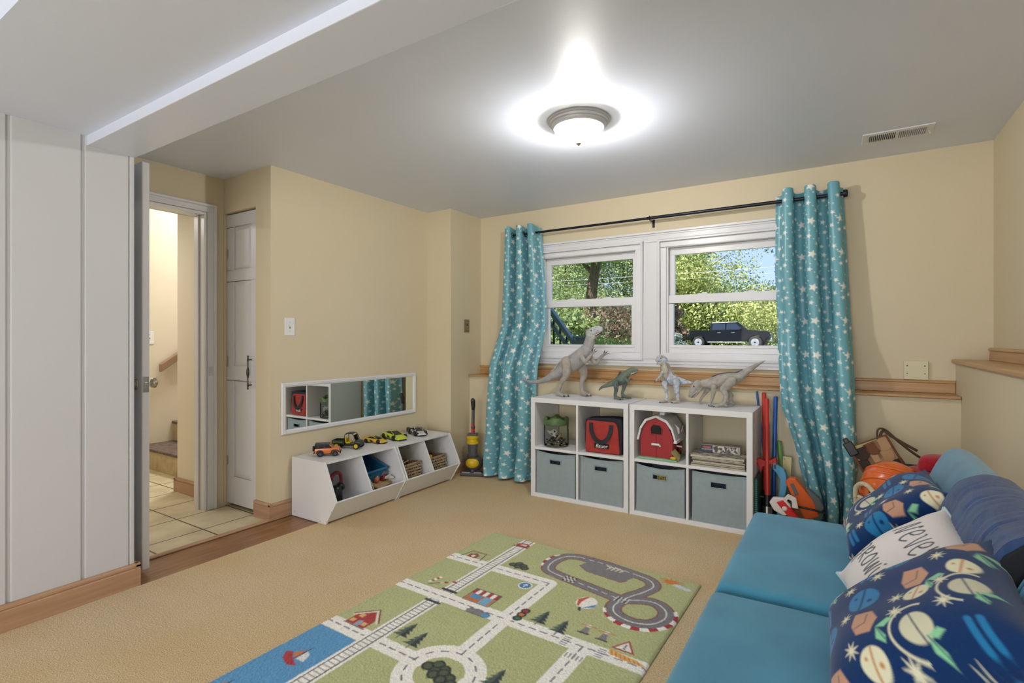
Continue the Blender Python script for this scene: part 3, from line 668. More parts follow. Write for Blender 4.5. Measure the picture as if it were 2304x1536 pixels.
# ---------------------------------------------------------------- toy barn
bn = thing('toy_barn', 'red toy barn with a white roof in the right shelf unit', 'toy barn', (-1.03, 3.41, .3765), .0)
RB = mat('barn_red', (162, 38, 46), .4); WB = mat('barn_white', (226, 226, 224), .42); GB = mat('barn_green', (138, 186, 146), .5)
wall = [(-.118, .012), (.095, .012), (.098, .145), (.075, .205), (.052, .248), (-.010, .272), (-.072, .250), (-.102, .195), (-.118, .13)]
MB().prism(wall, .006, .018).build('front_wall', RB, bn, bevel=.002)
MB().prism(wall, .215, .227).build('rear_wall', RB, bn, bevel=.002)
side = MB()
for (y0, y1, z0, z1) in ((.018, .05, .012, .15), (.085, .10, .012, .15), (.18, .215, .012, .15), (.018, .215, .012, .03), (.018, .215, .125, .15)): side.box(.088, .098, y0, y1, z0, z1)
side.build('side_wall', RB, bn, bevel=.0015)
MB().box(-.118, -.108, .018, .215, .012, .15).build('side_wall', RB, bn, bevel=.0015)
outer = [(-.140, .128), (-.120, .205), (-.085, .262), (-.010, .292), (.062, .262), (.100, .208), (.122, .128)]
inner = [(.110, .128), (.088, .200), (.054, .247), (-.010, .274), (-.074, .249), (-.108, .198), (-.126, .128)]
MB().prism(outer+inner, -.006, .24).build('roof', WB, bn, bevel=.003)
MB().prism([(-.138, .120), (-.124, .120), (-.124, .132), (-.138, .132)], -.012, .01).build('eave', WB, bn, bevel=.003)
MB().prism([(.105, .118), (.128, .118), (.128, .136), (.108, .136)], -.010, .24).build('eave', WB, bn, bevel=.003)
MB().prism([(-.006, .288), (.03, .285), (.035, .31), (.0, .31)], .05, .19).build('carry_handle', WB, bn, bevel=.006)
MB().prism([(.080, .165), (.118, .165), (.118, .205), (.080, .235)], .09, .20).build('dormer', WB, bn, bevel=.003)
dw = MB().prism([(.11, .172), (.19, .172), (.19, .195), (.15, .222), (.11, .195)], .1185, .1205, 'x').build('dormer_window', RB, bn)
cr = MB()
for a, b_ in (((.12, .176), (.145, .205)), ((.18, .176), (.155, .205)), ((.12, .176), (.18, .176)), ((.15, .172), (.15, .215))): cr.tube([(.1215, a[0], a[1]), (.1215, b_[0], b_[1])], .0025, 6)
cr.build('cross_brace', WB, bn)
win = [(-.044, .168), (.024, .168), (.027, .205), (.014, .225), (-.028, .228), (-.046, .208)]
MB().prism([(x*1.14+.001, (z-.198)*1.2+.198) for x, z in win], .001, .008).build('window_surround', RB, bn, bevel=.002)
MB().prism(win, -.0005, .006).build('window_opening', GLOSSBLK, bn)
MB().box(-.0118, -.0098, .0045, .008, .012, .168).build('door_seam', mat('seam_dark', (70, 12, 16), .6), bn)
MB().tube([(-.040, 0, .098), (.012, 0, .098)], .008, 12).tube([(.012, 0, .098), (.018, 0, .086)], .005, 10).build('door_latch', WB, bn, smooth='angle')
gp = [(-.128, -.02), (-.10, -.028), (-.05, -.022), (0, -.03), (.04, -.024), (.09, -.034), (.13, -.02), (.126, .02), (.12, .235), (-.128, .235)]
MB().prism(gp, 0, .012, 'z').build('grass_base', GB, bn, bevel=.004, seg=3)
MB().ell((.105, -.012, .022), (.020, .012, .012)).build('hay_bale', mat('hay_yellow', (206, 178, 50), .6), bn, smooth=True)
MB().tube([(.08, .10, .085), (.13, .11, .08)], .006).build('feed_trough', WB, bn)
pp = thing('paper_scrap', 'tan card scrap leaning against the toy barn', 'card', (-.895, 3.42, .378))
MB().box(-.0012, .0012, 0, .07, 0, .075, M=RZ(-.2) @ RY(-.55) @ RX(.5)).build('card', mat('tan_card', (184, 168, 112), .8), pp)

# ---------------------------------------------------------------- board books and wooden box
r = random.Random(5)
bks = [(-.005, 0, .34, .20, .010, .02), (-.002, .004, .33, .20, .010, -.01), (.004, .0, .305, .20, .012, .015), (.0, .012, .315, .195, .010, -.02), (-.010, -.004, .30, .195, .010, .03), (-.014, -.006, .315, .20, .016, .05)]
z = .3765; PG = mat('book_pages', (206, 200, 180), .8); 
for i, (dx, dy, w_, d, h, a) in enumerate(bks):
    w_ = min(w_, .318)
    cm = mat('book_cover_%s' % 'abcdef'[i], [(196, 188, 168), (150, 120, 100), (192, 186, 168), (176, 158, 140), (200, 196, 184), (190, 184, 168)][i], .5, noise_=(40, [(160, 150, 130), (110, 80, 70), (140, 140, 130), (120, 100, 90), (110, 104, 96), (84, 80, 76)][i], 4, .12))
    b_ = thing('board_book', ['thin cream board book at the very bottom of the stack in the right shelf unit', 'brown-edged board book second from the bottom of the stack', 'thick cream board book third from the bottom of the stack', 'thin board book fourth from the bottom of the stack', 'pale board book just under the top one of the stack', 'thick patterned board book topmost of the stack below the long box'][i], 'book', (-.650+dx*.5, 3.475+dy, z), a*.7, 'board books stacked in the right shelf unit')
    MB().box(-w_/2+.003, w_/2-.003, -d/2+.003, d/2-.003, .0015, h-.0015).build('pages', PG, b_)
    MB().box(-w_/2, w_/2, -d/2, d/2, h-.002, h).box(-w_/2, w_/2, -d/2, d/2, 0, .002).build('cover', cm, b_, bevel=.0006)
    z += h+.001
bx = thing('puzzle_box', 'long flat cardboard box with printed front on top of the board books', 'box', (-.652, 3.50, z), .06)
KB = mat('box_kraft', (172, 166, 148), .7)
MB().box(-.115, .115, -.03, .05, 0, .047).build('box_body', KB, bx, bevel=.002)
MB().box(-.1155, -.045, -.0312, -.0295, .001, .046).build('side_label', mat('label_navy', (72, 70, 92), .6), bx)
MB().box(-.045, .100, -.0312, -.0295, .003, .044).build('picture_label', mat('label_white', (214, 210, 204), .6, noise_=(55, (92, 86, 80), 2, .04)), bx)
MB().lathe([(0, 0), (.026, 0), (.026, .0006), (0, .0006)], 24, M=T(-.080, -.0312, .034) @ RX(PI/2) @ Matrix.Diagonal((1, .3, 1, 1))).build('label_oval', mat('label_red', (176, 96, 90), .6), bx)
text_mesh('label_text', 'WOODEN', .014, mat('label_ink_white', (220, 220, 224), .6), bx, T(-.080, -.0316, .019) @ RX(PI/2), extrude=.0002)
# figurine joint tables: x along the shelf, y sideways, z up, r radius (metres)
DINO_A=dict(x=-1.753,y=3.6,parts={
 'body':[(-0.449, 0, 0.129, 0.0054), (-0.383, 0, 0.103, 0.0107), (-0.297, 0, 0.103, 0.017), (-0.221, 0, 0.125, 0.0245), (-0.157, 0, 0.159, 0.0347), (-0.099, 0, 0.189, 0.0465), (-0.053, 0, 0.228, 0.0582), (0.007, 0, 0.257, 0.0628), (0.056, 0, 0.289, 0.0624), (0.096, 0, 0.323, 0.0554), (0.129, 0, 0.36, 0.0468), (0.147, 0, 0.4, 0.0417), (0.154, 0, 0.437, 0.0383)],
 'head':[(0.158, 0, 0.48, 0.0366), (0.187, 0, 0.503, 0.0331), (0.219, 0, 0.513, 0.0281), (0.243, 0, 0.516, 0.0197)],
 'jaw':[(0.154, 0, 0.454, 0.03), (0.187, 0, 0.464, 0.0232), (0.219, 0, 0.48, 0.0165), (0.24, 0, 0.493, 0.0115)],
 'leg1':[(-0.017, -0.05, 0.272, 0.0405), (-0.013, -0.05, 0.211, 0.0388), (-0.024, -0.05, 0.16, 0.0253), (-0.062, -0.05, 0.108, 0.0187), (-0.081, -0.05, 0.053, 0.017)],
 'foot1':[(-0.081, -0.05, 0.032, 0.017), (-0.051, -0.05, 0.02, 0.0142), (-0.013, -0.05, 0.014, 0.0101)],
 'leg2':[(0.066, 0.05, 0.229, 0.0358), (0.084, 0.05, 0.175, 0.0306), (0.066, 0.05, 0.113, 0.0187), (0.066, 0.05, 0.062, 0.017)],
 'foot2':[(0.07, 0.05, 0.039, 0.017), (0.092, 0.05, 0.026, 0.0143), (0.125, 0.05, 0.018, 0.0101)],
 'arm1':[(0.117, -0.06, 0.311, 0.0215), (0.145, -0.06, 0.276, 0.0165), (0.178, -0.06, 0.309, 0.0131), (0.199, -0.06, 0.336, 0.0105)],
 'arm2':[(0.136, 0.05, 0.305, 0.0186), (0.183, 0.05, 0.259, 0.0151), (0.215, 0.05, 0.3, 0.0117), (0.24, 0.05, 0.321, 0.0116)],
})
DINO_B=dict(x=-1.362,y=3.6,parts={
 'body':[(-0.162, 0, 0.063, 0.0049), (-0.141, 0, 0.085, 0.0099), (-0.095, 0, 0.104, 0.0157), (-0.047, 0, 0.122, 0.0227), (-0.016, 0, 0.132, 0.0307), (0.017, 0, 0.155, 0.037), (0.041, 0, 0.182, 0.0304), (0.061, 0, 0.199, 0.0255)],
 'head':[(0.067, 0, 0.205, 0.0239), (0.094, 0, 0.222, 0.0191), (0.123, 0, 0.22, 0.0127)],
 'jaw':[(0.067, 0, 0.196, 0.0191), (0.094, 0, 0.203, 0.0143), (0.12, 0, 0.207, 0.0079)],
 'leg1':[(-0.018, -0.03, 0.124, 0.0225), (-0.018, -0.03, 0.073, 0.0154), (-0.025, -0.03, 0.04, 0.0128)],
 'foot1':[(-0.018, -0.03, 0.021, 0.0128), (0.002, -0.03, 0.014, 0.0109), (0.022, -0.03, 0.012, 0.008)],
 'leg2':[(0.026, 0.03, 0.125, 0.021), (0.016, 0.03, 0.079, 0.0136), (0.006, 0.03, 0.046, 0.0123)],
 'foot2':[(0.016, 0.03, 0.027, 0.0129), (0.036, 0.03, 0.02, 0.0103), (0.06, 0.03, 0.017, 0.0074)],
 'arm1':[(0.052, -0.03, 0.162, 0.0111), (0.071, -0.03, 0.14, 0.0079), (0.085, -0.03, 0.151, 0.0057)],
})
DINO_C=dict(x=-1.000,y=3.6,parts={
 'body':[(0.154, 0, 0.147, 0.0066), (0.11, 0, 0.149, 0.015), (0.075, 0, 0.154, 0.0227), (0.033, 0, 0.157, 0.0334), (0.0, 0, 0.168, 0.0397), (-0.018, 0, 0.195, 0.0383), (-0.031, 0, 0.225, 0.0322), (-0.04, 0, 0.256, 0.0261), (-0.043, 0, 0.277, 0.0246)],
 'head':[(-0.046, 0, 0.296, 0.0277), (-0.068, 0, 0.305, 0.0247), (-0.089, 0, 0.295, 0.0155)],
 'jaw':[(-0.049, 0, 0.274, 0.02), (-0.071, 0, 0.271, 0.0139), (-0.089, 0, 0.27, 0.0087)],
 'leg1':[(-0.028, -0.04, 0.139, 0.0198), (-0.016, -0.04, 0.091, 0.014), (-0.01, -0.04, 0.055, 0.0109), (-0.016, -0.04, 0.031, 0.01)],
 'foot1':[(-0.019, -0.04, 0.018, 0.01), (-0.034, -0.04, 0.013, 0.0085), (-0.053, -0.04, 0.009, 0.0061)],
 'leg2':[(0.05, -0.02, 0.156, 0.0241), (0.047, -0.02, 0.111, 0.0226), (0.053, -0.02, 0.069, 0.0157), (0.059, -0.02, 0.039, 0.0121)],
 'foot2':[(0.056, -0.02, 0.021, 0.0121), (0.041, -0.02, 0.014, 0.0091), (0.023, -0.02, 0.01, 0.0067)],
 'arm1':[(-0.043, -0.04, 0.206, 0.0137), (-0.062, -0.04, 0.181, 0.0086), (-0.08, -0.04, 0.162, 0.0067)],
 'arm2':[(-0.03, 0.02, 0.203, 0.0108), (-0.049, 0.02, 0.171, 0.0074), (-0.061, 0.02, 0.159, 0.0056)],
})
DINO_D=dict(x=-0.659,y=3.58,parts={
 'body':[(0.253, 0, 0.306, 0.0028), (0.233, 0, 0.295, 0.0069), (0.189, 0, 0.267, 0.014), (0.14, 0, 0.23, 0.0226), (0.093, 0, 0.194, 0.0327), (0.045, 0, 0.18, 0.0444), (-0.006, 0, 0.17, 0.0447), (-0.044, 0, 0.157, 0.0407), (-0.078, 0, 0.15, 0.0321), (-0.117, 0, 0.148, 0.0264)],
 'head':[(-0.151, 0, 0.138, 0.031), (-0.174, 0, 0.11, 0.0296), (-0.191, 0, 0.082, 0.0208), (-0.203, 0, 0.061, 0.0134)],
 'jaw':[(-0.139, 0, 0.123, 0.0206), (-0.162, 0, 0.087, 0.0178), (-0.182, 0, 0.059, 0.0119)],
 'leg1':[(0.065, -0.05, 0.174, 0.031), (0.033, -0.05, 0.139, 0.0269), (0.014, -0.05, 0.118, 0.0199), (0.033, -0.05, 0.082, 0.0184), (0.025, -0.05, 0.047, 0.0156)],
 'foot1':[(0.019, -0.05, 0.027, 0.0156), (-0.01, -0.05, 0.018, 0.0114), (-0.043, -0.05, 0.01, 0.008)],
 'leg2':[(0.004, 0.05, 0.124, 0.0263), (0.01, 0.05, 0.089, 0.0204), (0.04, 0.05, 0.076, 0.0189), (0.04, 0.05, 0.044, 0.0145)],
 'foot2':[(0.048, 0.05, 0.03, 0.0145), (0.02, 0.05, 0.02, 0.0105), (-0.007, 0.05, 0.012, 0.0076)],
 'arm1':[(-0.046, -0.045, 0.129, 0.0187), (-0.044, -0.045, 0.1, 0.0149), (-0.055, -0.045, 0.048, 0.0098), (-0.063, -0.045, 0.027, 0.0086)],
 'arm2':[(-0.098, 0.045, 0.104, 0.0148), (-0.127, 0.045, 0.064, 0.0107), (-0.147, 0.045, 0.03, 0.0084), (-0.141, 0.045, 0.013, 0.0066)],
})
# ================================================================ ANGLED TOY CUBBIES
CP = [(-.37, 0), (-.37, .388), (0, .388), (.112, .150), (.014, 0)]      # side profile (x from the top front edge, z)
def cubby(label, y0):
    r = thing('toy_cubby', label, 'toy storage unit', (-2.765, y0, 0)); L_ = .622; th = .014
    PR = [(-.333, 0), (-.333, .388), (0, .388), (.112, .150), (.014, 0)]
    for a in (0, L_-th): MB().prism(PR, a, a+th).build('side_panel', WHITEM, r, bevel=.001)
    MB().prism([(-.331, .02), (-.331, .372), (-.012, .372), (.097, .146), (.02, .02)], L_/2-.006, L_/2+.006).build('divider', WHITEM, r, bevel=.001)
    MB().box(-.333, -.004, th, L_-th, .373, .3875).build('top_panel', WHITEM, r, bevel=.001)
    MB().prism([(.018, .012), (.104, .1475), (.094, .1535), (.005, .012)], th, L_-th).build('kick_panel', WHITEM, r, bevel=.001)
    MB().box(-.333, .01, th, L_-th, .010, .022).build('bottom_panel', WHITEM, r)
    MB().box(-.333, -.328, th, L_-th, .022, .373).build('back_panel', WHITEM, r)
    for q, zz in ((-.30, .03), (-.04, .012), (.02, .02), (.07, .09)): MB().lathe([(.004, 0), (.003, .0008), (0, .001)], 10, M=T(q, -.0002, zz) @ RX(PI/2)).build('cam_screw', CHROME, r)
    return r
cubby('white angled toy bin unit, the nearer one, under the orange toy truck', 2.137)
cubby('white angled toy bin unit, the farther one, under the black and white toy car', 2.766)
# contents
tv = thing('toy_dust_vacuum', 'black hand vacuum toy with a red loop handle in the nearest bin', 'toy', (-2.87, 2.30, .023), 0)
MB().lathe([(.02, 0), (.040, .01), (.046, .05), (.044, .10), (.036, .145), (.026, .165), (0, .17)], 24, M=RX(-.12)).build('body', mat('vac_black', (30, 30, 34), .25), tv, smooth=True)
MB().ell((0, .045, .15), (.034, .03, .03)).build('motor_cap', MATS['vac_black'], tv, smooth=True)
MB().tube(spline([(0, -.03, .19), (0, -.02, .235), (0, .015, .25), (0, .045, .235), (0, .055, .19), (0, .05, .16)], 6), .012, 12).build('handle', mat('vac_maroon', (120, 28, 34), .35), tv, smooth=True)
bb = thing('slatted_crate', 'blue plastic slatted crate tilted at the back of the second bin', 'crate', (-2.93, 2.60, .235), .1)
BLUEP = mat('crate_blue', (38, 106, 150), .45)
c_ = MB(); A = RY(.35)
for y_ in (-.125, .095): c_.box(-.10, .13, y_, y_+.006, -.03, .05, M=A)
c_.box(.125, .131, -.125, .10, -.03, .05, M=A).box(-.10, -.094, -.125, .10, -.03, .05, M=A).box(-.10, .13, -.125, .10, -.034, -.028, M=A)
c_.build('crate_wall', BLUEP, bb, bevel=.002)
MB().box(-.108, .139, -.132, -.118, .046, .056, M=A).box(-.108, .139, .092, .106, .046, .056, M=A).box(.122, .139, -.132, .106, .046, .056, M=A).box(-.108, -.094, -.132, .106, .046, .056, M=A).build('crate_rim', BLUEP, bb, bevel=.002)
s_ = MB()
for i in range(9): s_.box(.1315, .134, -.12+i*.025, -.108+i*.025, -.02, .035, M=A)
s_.build('crate_ribs', BLUEP, bb)
for i, (yy, cc, nm, lab) in enumerate(((2.478, (226, 222, 216), 'a', 'white folder standing against the bin divider'), (2.498, (206, 200, 190), 'b', 'pale grey folder standing beside the white one'))):
    f_ = thing('cardboard_folder', lab, 'folder', (-2.76, yy, .025)); MB().prism([(-.12, 0), (-.006, 0), (.058-.006*i, .115), (.018-.01*i, .20-.02*i), (-.12, .20-.02*i)], 0, .006).build('board', mat('panel_'+nm, cc, .5), f_, bevel=.001)
wb = thing('wooden_play_board', 'light wood toy board lying in the second bin', 'toy board', (-2.80, 2.63, .140), 0)
MB().box(-.10, .055, -.085, .10, -.006, .006, M=RZ(.35) @ RY(.25)).build('board', mat('pale_wood', (200, 170, 130), .6, noise_=(14, (180, 148, 108), 4, .2)), wb, bevel=.002)
for i in range(6): MB().box(-.08+.025*i, -.078+.025*i, -.085, .10, .006, .007, M=RZ(.35) @ RY(.25)).build('groove', mat('groove_tan', (160, 130, 92), .7), wb)
def skull(name, label, loc, rz, m, s_=1):
    t = thing(name, label, 'toy', loc, rz)
    blob('body', [[(-.03*s_, 0, .0, .009*s_), (0, 0, .008*s_, .014*s_), (.03*s_, .005*s_, .004*s_, .008*s_)], [(0, -.012*s_, .01*s_, .005*s_), (.02*s_, -.025*s_, .02*s_, .004*s_)], [(-.01*s_, .012*s_, .012*s_, .006*s_), (.0, .03*s_, .02*s_, .004*s_)]], m, t, voxel=.002)
    return t
skull('toy_creature', 'white bony toy on the wooden board in the second bin', (-2.775, 2.70, .165), .4, mat('bone_white', (220, 214, 206), .5))
skull('toy_creature', 'cream spotted toy behind the white bony one', (-2.83, 2.625, .178), -.3, mat('bone_cream', (206, 196, 180), .5, noise_=(90, (110, 90, 70), 2, .1)), 1.1)
mc = thing('toy_mask', 'maroon and grey toy block shape against the right side of the second bin', 'toy', (-2.83, 2.705, .15), .3)
MB().prism([(-.035, 0), (.03, 0), (.045, .05), (.02, .075), (-.03, .07), (-.05, .045)], -.02, .02, 'x').build('shell', mat('mask_grey', (110, 110, 114), .4), mc, bevel=.006)
MB().prism([(-.05, .0), (.0, -.005), (.005, .04), (-.045, .05)], -.025, .024, 'x').build('jaw', MATS['vac_maroon'], mc, bevel=.005)
nt_ = thing('toy_net', 'dark green knotted toy net at the back left of the second bin', 'toy', (-2.84, 2.545, .12))
nm_ = mat('net_green', (60, 80, 74), .7); r = random.Random(9)
mb = MB()
for i in range(26):
    a = [(r.uniform(-.05, .05), r.uniform(-.05, .06), r.uniform(-.07, .08)) for _ in range(3)]; mb.tube(spline(a, 4), .0035, 6)
mb.build('net', nm_, nt_, smooth=True)
MB().ell((.04, .06, .05), (.022, .02, .02)).build('float', mat('float_orange', (190, 100, 70), .5), nt_, smooth=True)
WICK = mat('wicker', (186, 160, 124), .85, noise_=(75, (58, 44, 34), 2, .06, (1, 1, 2)), bump=(90, 1, .008))
def wicker(label, y, kind):
    b_ = thing('wicker_basket', label, 'basket', (-2.882, y, .023), .0)
    mb = MB(); D_, W_, h_ = .115, .105, .190
    mb.box(-D_, D_, -W_, -W_+.01, 0, h_).box(-D_, D_, W_-.01, W_, 0, h_).box(D_-.01, D_, -W_, W_, 0, h_).box(-D_, -D_+.01, -W_, W_, 0, h_).box(-D_, D_, -W_, W_, 0, .01)
    mb.build('weave', WICK, b_, bevel=.004)
    rim = MB()
    for k in range(2): rim.tube([(D_-.005, -W_, h_+.002+.006*k), (D_-.005, W_, h_+.002+.006*k), (-D_, W_, h_+.002+.006*k), (-D_, -W_, h_+.002+.006*k), (D_-.005, -W_, h_+.002+.006*k)], .006, 8)
    # braided front strands
    for i in range(8):
        for j in range(9): rim.ell((D_+.001, -W_+.012+j*.0235+(i % 2)*.011, .012+i*.023), (.005, .013, .008), 8, 6)
    rim.build('braid', mat('wicker_strand', (196, 172, 138), .8, noise_=(60, (150, 122, 92), 2, .2)), b_, smooth=True)
    return b_
wicker('woven basket in the third bin holding wooden pieces', 2.925, 0)
wicker('woven basket in the fourth bin holding dark pieces and a yellow toy', 3.225, 1)
r = random.Random(12)
for i in range(9):
    p = thing('wooden_stick', 'short wooden toy stick in the basket of the third bin', 'wooden stick', (-2.87+r.uniform(-.07, .07), 2.925+r.uniform(-.06, .06), .195+r.uniform(0, .02)), group='wooden toy sticks in the third bin', rot=(r.uniform(-.5, .5), r.uniform(-.4, .4), r.uniform(0, 3)))
    MB().box(-.05, .05, -.008, .008, -.004, .004).build('stick', [mat('stick_light', (206, 184, 144), .6), mat('stick_dark', (52, 44, 40), .6)][i % 2], p, bevel=.002)
tb = thing('wooden_block_chain', 'tan jointed wooden blocks leaning on the left wall of the third bin', 'toy', (-2.83, 2.80, .17))
for i in range(3): MB().box(-.024, .024, -.006, .006, .0+i*.055, .045+i*.055, M=RY(-.3)).build('block', MATS['stick_light'], tb, bevel=.004)
yt = thing('toy_bulldozer', 'small yellow toy in the basket of the fourth bin', 'toy', (-2.80, 3.165, .210))
MB().box(-.025, .025, -.03, .03, -.015, .012).box(-.012, .018, -.015, .02, .012, .032).build('body', mat('toy_yellow', (214, 186, 44), .4), yt, bevel=.005)
for i in range(5):
    p = thing('dark_toy_piece', 'dark toy piece in the basket of the fourth bin', 'toy', (-2.88+r.uniform(-.06, .05), 3.235+r.uniform(-.06, .07), .198+r.uniform(0, .012)), group='dark toy pieces in the fourth bin', rot=(r.uniform(-.5, .5), r.uniform(-.4, .4), r.uniform(0, 3)))
    MB().box(-.03, .03, -.010, .010, -.008, .008).build('piece', DP[3] if i % 2 else DP[0], p, bevel=.003)

# ================================================================ TOY VEHICLES (front toward +x in their own frame)
TIRE = mat('toy_tire', (30, 30, 34), .7); RIMD = mat('rim_dark', (72, 70, 76), .35, .7); GLS = mat('toy_dark_glass', (26, 30, 38), .08)
def wheel(par, x, y, r_, w_, rim, rm=.55, s_=1):
    wl = MB().lathe([(r_*.5, -w_/2), (r_*.9, -w_/2), (r_, -w_*.32), (r_, w_*.32), (r_*.9, w_/2), (r_*.5, w_/2)], 28, M=T(x, y, r_) @ RX(PI/2)).build('wheel', TIRE, par, smooth='angle')
    mb = MB().lathe([(0, 0), (r_*rm, 0), (r_*rm, .0015), (r_*rm*.85, .001), (r_*.15, .0025), (0, .003)], 20, M=T(x, y+s_*w_/2, r_) @ RX(-s_*PI/2))
    for k in range(5): mb.box(-r_*.07, r_*.07, 0, r_*rm*.9, 0, .0025, M=T(x, y+s_*w_/2, r_) @ RX(-s_*PI/2) @ RZ(k*2*PI/5))
    mb.build('hubcap', rim, wl, smooth='angle')
def sec(x, wl, wm, wt, z0, z1, z2, z3):
    """cross section: sill, waist, top"""
    return [(x, -wl, z0), (x, -wm, z1), (x, -wm*.99, z2), (x, -wt, z3), (x, wt, z3), (x, wm*.99, z2), (x, wm, z1), (x, wl, z0)]
# orange off-roader
ob = thing('toy_truck', 'orange and black toy off-road truck nearest on the white toy bins', 'toy car', (-2.93, 2.29, .388), .83)
OR = mat('toy_orange', (222, 112, 44), .28, coat=.5)
b_ = MB().loft([sec(-.078, .034, .037, .034, .022, .030, .046, .052), sec(-.070, .035, .038, .036, .020, .030, .048, .054), sec(.02, .036, .038, .036, .019, .030, .048, .055), sec(.074, .036, .038, .034, .021, .030, .047, .054), sec(.080, .033, .035, .031, .024, .032, .044, .049)])
b_.build('body', OR, ob, bevel=.002, smooth='angle')
MB().loft([sec(-.077, .034, .034, .030, .053, .056, .070, .080), sec(.010, .034, .034, .030, .055, .058, .070, .080), sec(.018, .034, .034, .030, .055, .058, .066, .076), sec(.038, .033, .033, .030, .054, .0545, .055, .056)]).build('cabin_windows', GLS, ob, bevel=.0015)
MB().loft([sec(-.078, .032, .034, .031, .076, .078, .082, .084), sec(.016, .032, .034, .031, .076, .078, .082, .084)]).build('roof', mat('toy_roof_black', (34, 40, 52), .35), ob, bevel=.002)
MB().box(-.060, -.054, -.0352, .0352, .054, .078).box(-.020, -.014, -.0352, .0352, .054, .078).build('pillar', MATS['toy_roof_black'], ob)
MB().tube([(.014, -.033, .078), (.037, -.034, .056)], .0028, 8).tube([(.014, .033, .078), (.037, .034, .056)], .0028, 8).build('windshield_frame', OR, ob)
MB().box(.079, .088, -.038, .038, .018, .030).box(-.086, -.078, -.036, .036, .020, .030).build('bumper', BLACKP, ob, bevel=.003)
MB().box(.080, .0822, -.030, .030, .034, .046).build('grille', BLACKP, ob)
for s_ in (-1, 1):
    MB().lathe([(0, 0), (.006, 0), (.005, .002), (0, .003)], 16, M=T(.0815, s_*.022, .040) @ RY(PI/2)).build('headlight', mat('headlight', (235, 235, 230), .15), ob, smooth=True)
    MB().prism([(.02, .02), (.027, .038), (.040, .045), (.062, .045), (.074, .038), (.080, .026), (.074, .026), (.068, .034), (.058, .038), (.044, .038), (.034, .032), (.028, .02)], s_*.036-.004, s_*.036+.004).prism([(-.07, .02), (-.066, .036), (-.056, .044), (-.036, .044), (-.024, .036), (-.018, .02), (-.026, .02), (-.032, .034), (-.040, .037), (-.052, .037), (-.060, .032), (-.063, .02)], s_*.036-.004, s_*.036+.004).build('fender_flare', BLACKP, ob, bevel=.001)
    for x in (-.044, .051): wheel(ob, x, s_*.035, .0185, .016, RIMD, s_=s_)
MB().lathe([(.004, -.005), (.017, -.006), (.018, 0), (.017, .006), (.004, .005)], 24, M=T(-.087, 0, .050) @ RY(PI/2)).build('spare_wheel', TIRE, ob, smooth='angle')
MB().box(-.06, .06, -.030, .030, .012, .022).build('chassis', BLACKP, ob)
# green utility vehicle with open cab
gv = thing('toy_utility_vehicle', 'dark green toy utility vehicle with yellow seats and an open cab', 'toy vehicle', (-3.0, 2.535, .388), .45)
GRD = mat('toy_dark_green', (38, 52, 42), .3, coat=.4); YEL = mat('toy_bright_yellow', (228, 196, 30), .35)
MB().loft([sec(-.02, .030, .034, .032, .022, .026, .032, .036), sec(.045, .032, .036, .034, .022, .026, .034, .038), sec(.052, .034, .038, .034, .022, .030, .050, .060), sec(.085, .034, .038, .030, .024, .030, .046, .055), sec(.100, .028, .032, .026, .028, .034, .040, .045)]).build('body', GRD, gv, bevel=.0025, smooth='angle')
bd = MB().box(-.115, -.022, -.042, .042, .032, .036)
for a in ((-.115, -.022, -.042, -.038), (-.115, -.022, .038, .042), (-.115, -.111, -.042, .042), (-.026, -.022, -.042, .042)): bd.box(*a, .034, .060)
bd.build('cargo_bed', GRD, gv, bevel=.001)
MB().box(-.105, -.035, -.0428, -.042, .044, .050).box(-.105, -.035, .042, .0428, .044, .050).build('bed_stripe', mat('toy_light_green', (120, 150, 60), .4), gv)
for s_ in (-1, 1): MB().box(-.018, .016, s_*.018-.013, s_*.018+.013, .036, .046).box(-.022, -.014, s_*.018-.013, s_*.018+.013, .044, .076).build('seat', YEL, gv, bevel=.004)
roll = MB()
for s_ in (-1, 1): roll.tube(spline([(-.022, s_*.036, .036), (-.022, s_*.036, .085), (-.014, s_*.034, .104), (.02, s_*.033, .108), (.042, s_*.034, .100), (.060, s_*.036, .060)], 5), .0026, 8)
for x, z in ((-.018, .100), (.030, .107), (-.022, .06)): roll.tube([(x, -.034, z), (x, .034, z)], .0022, 8)
roll.build('roll_cage', BLACKP, gv, smooth=True)
MB().box(-.018, .036, -.032, .032, .106, .110, M=RY(.02)).build('roof_panel', mat('toy_roof_black', (34, 40, 52)), gv, bevel=.002)
MB().prism([(.044, .098), (.046, .099), (.064, .062), (.062, .060)], -.032, .032).build('windshield', glass_mat('toy_clear', (.75, .72, .68)), gv)
MB().tube([(.048, .012, .058), (.036, .012, .068)], .002, 8).lathe([(.009, 0), (.011, .001), (.009, .002), (.007, .001)], 16, M=T(.034, .012, .069) @ RY(-.9)).build('steering_wheel', BLACKP, gv)
for s_ in (-1, 1):
    for x in (-.075, .070): wheel(gv, x, s_*.042, .023, .022, YEL, .62, s_)
MB().box(-.09, .09, -.026, .026, .018, .028).build('chassis', BLACKP, gv)
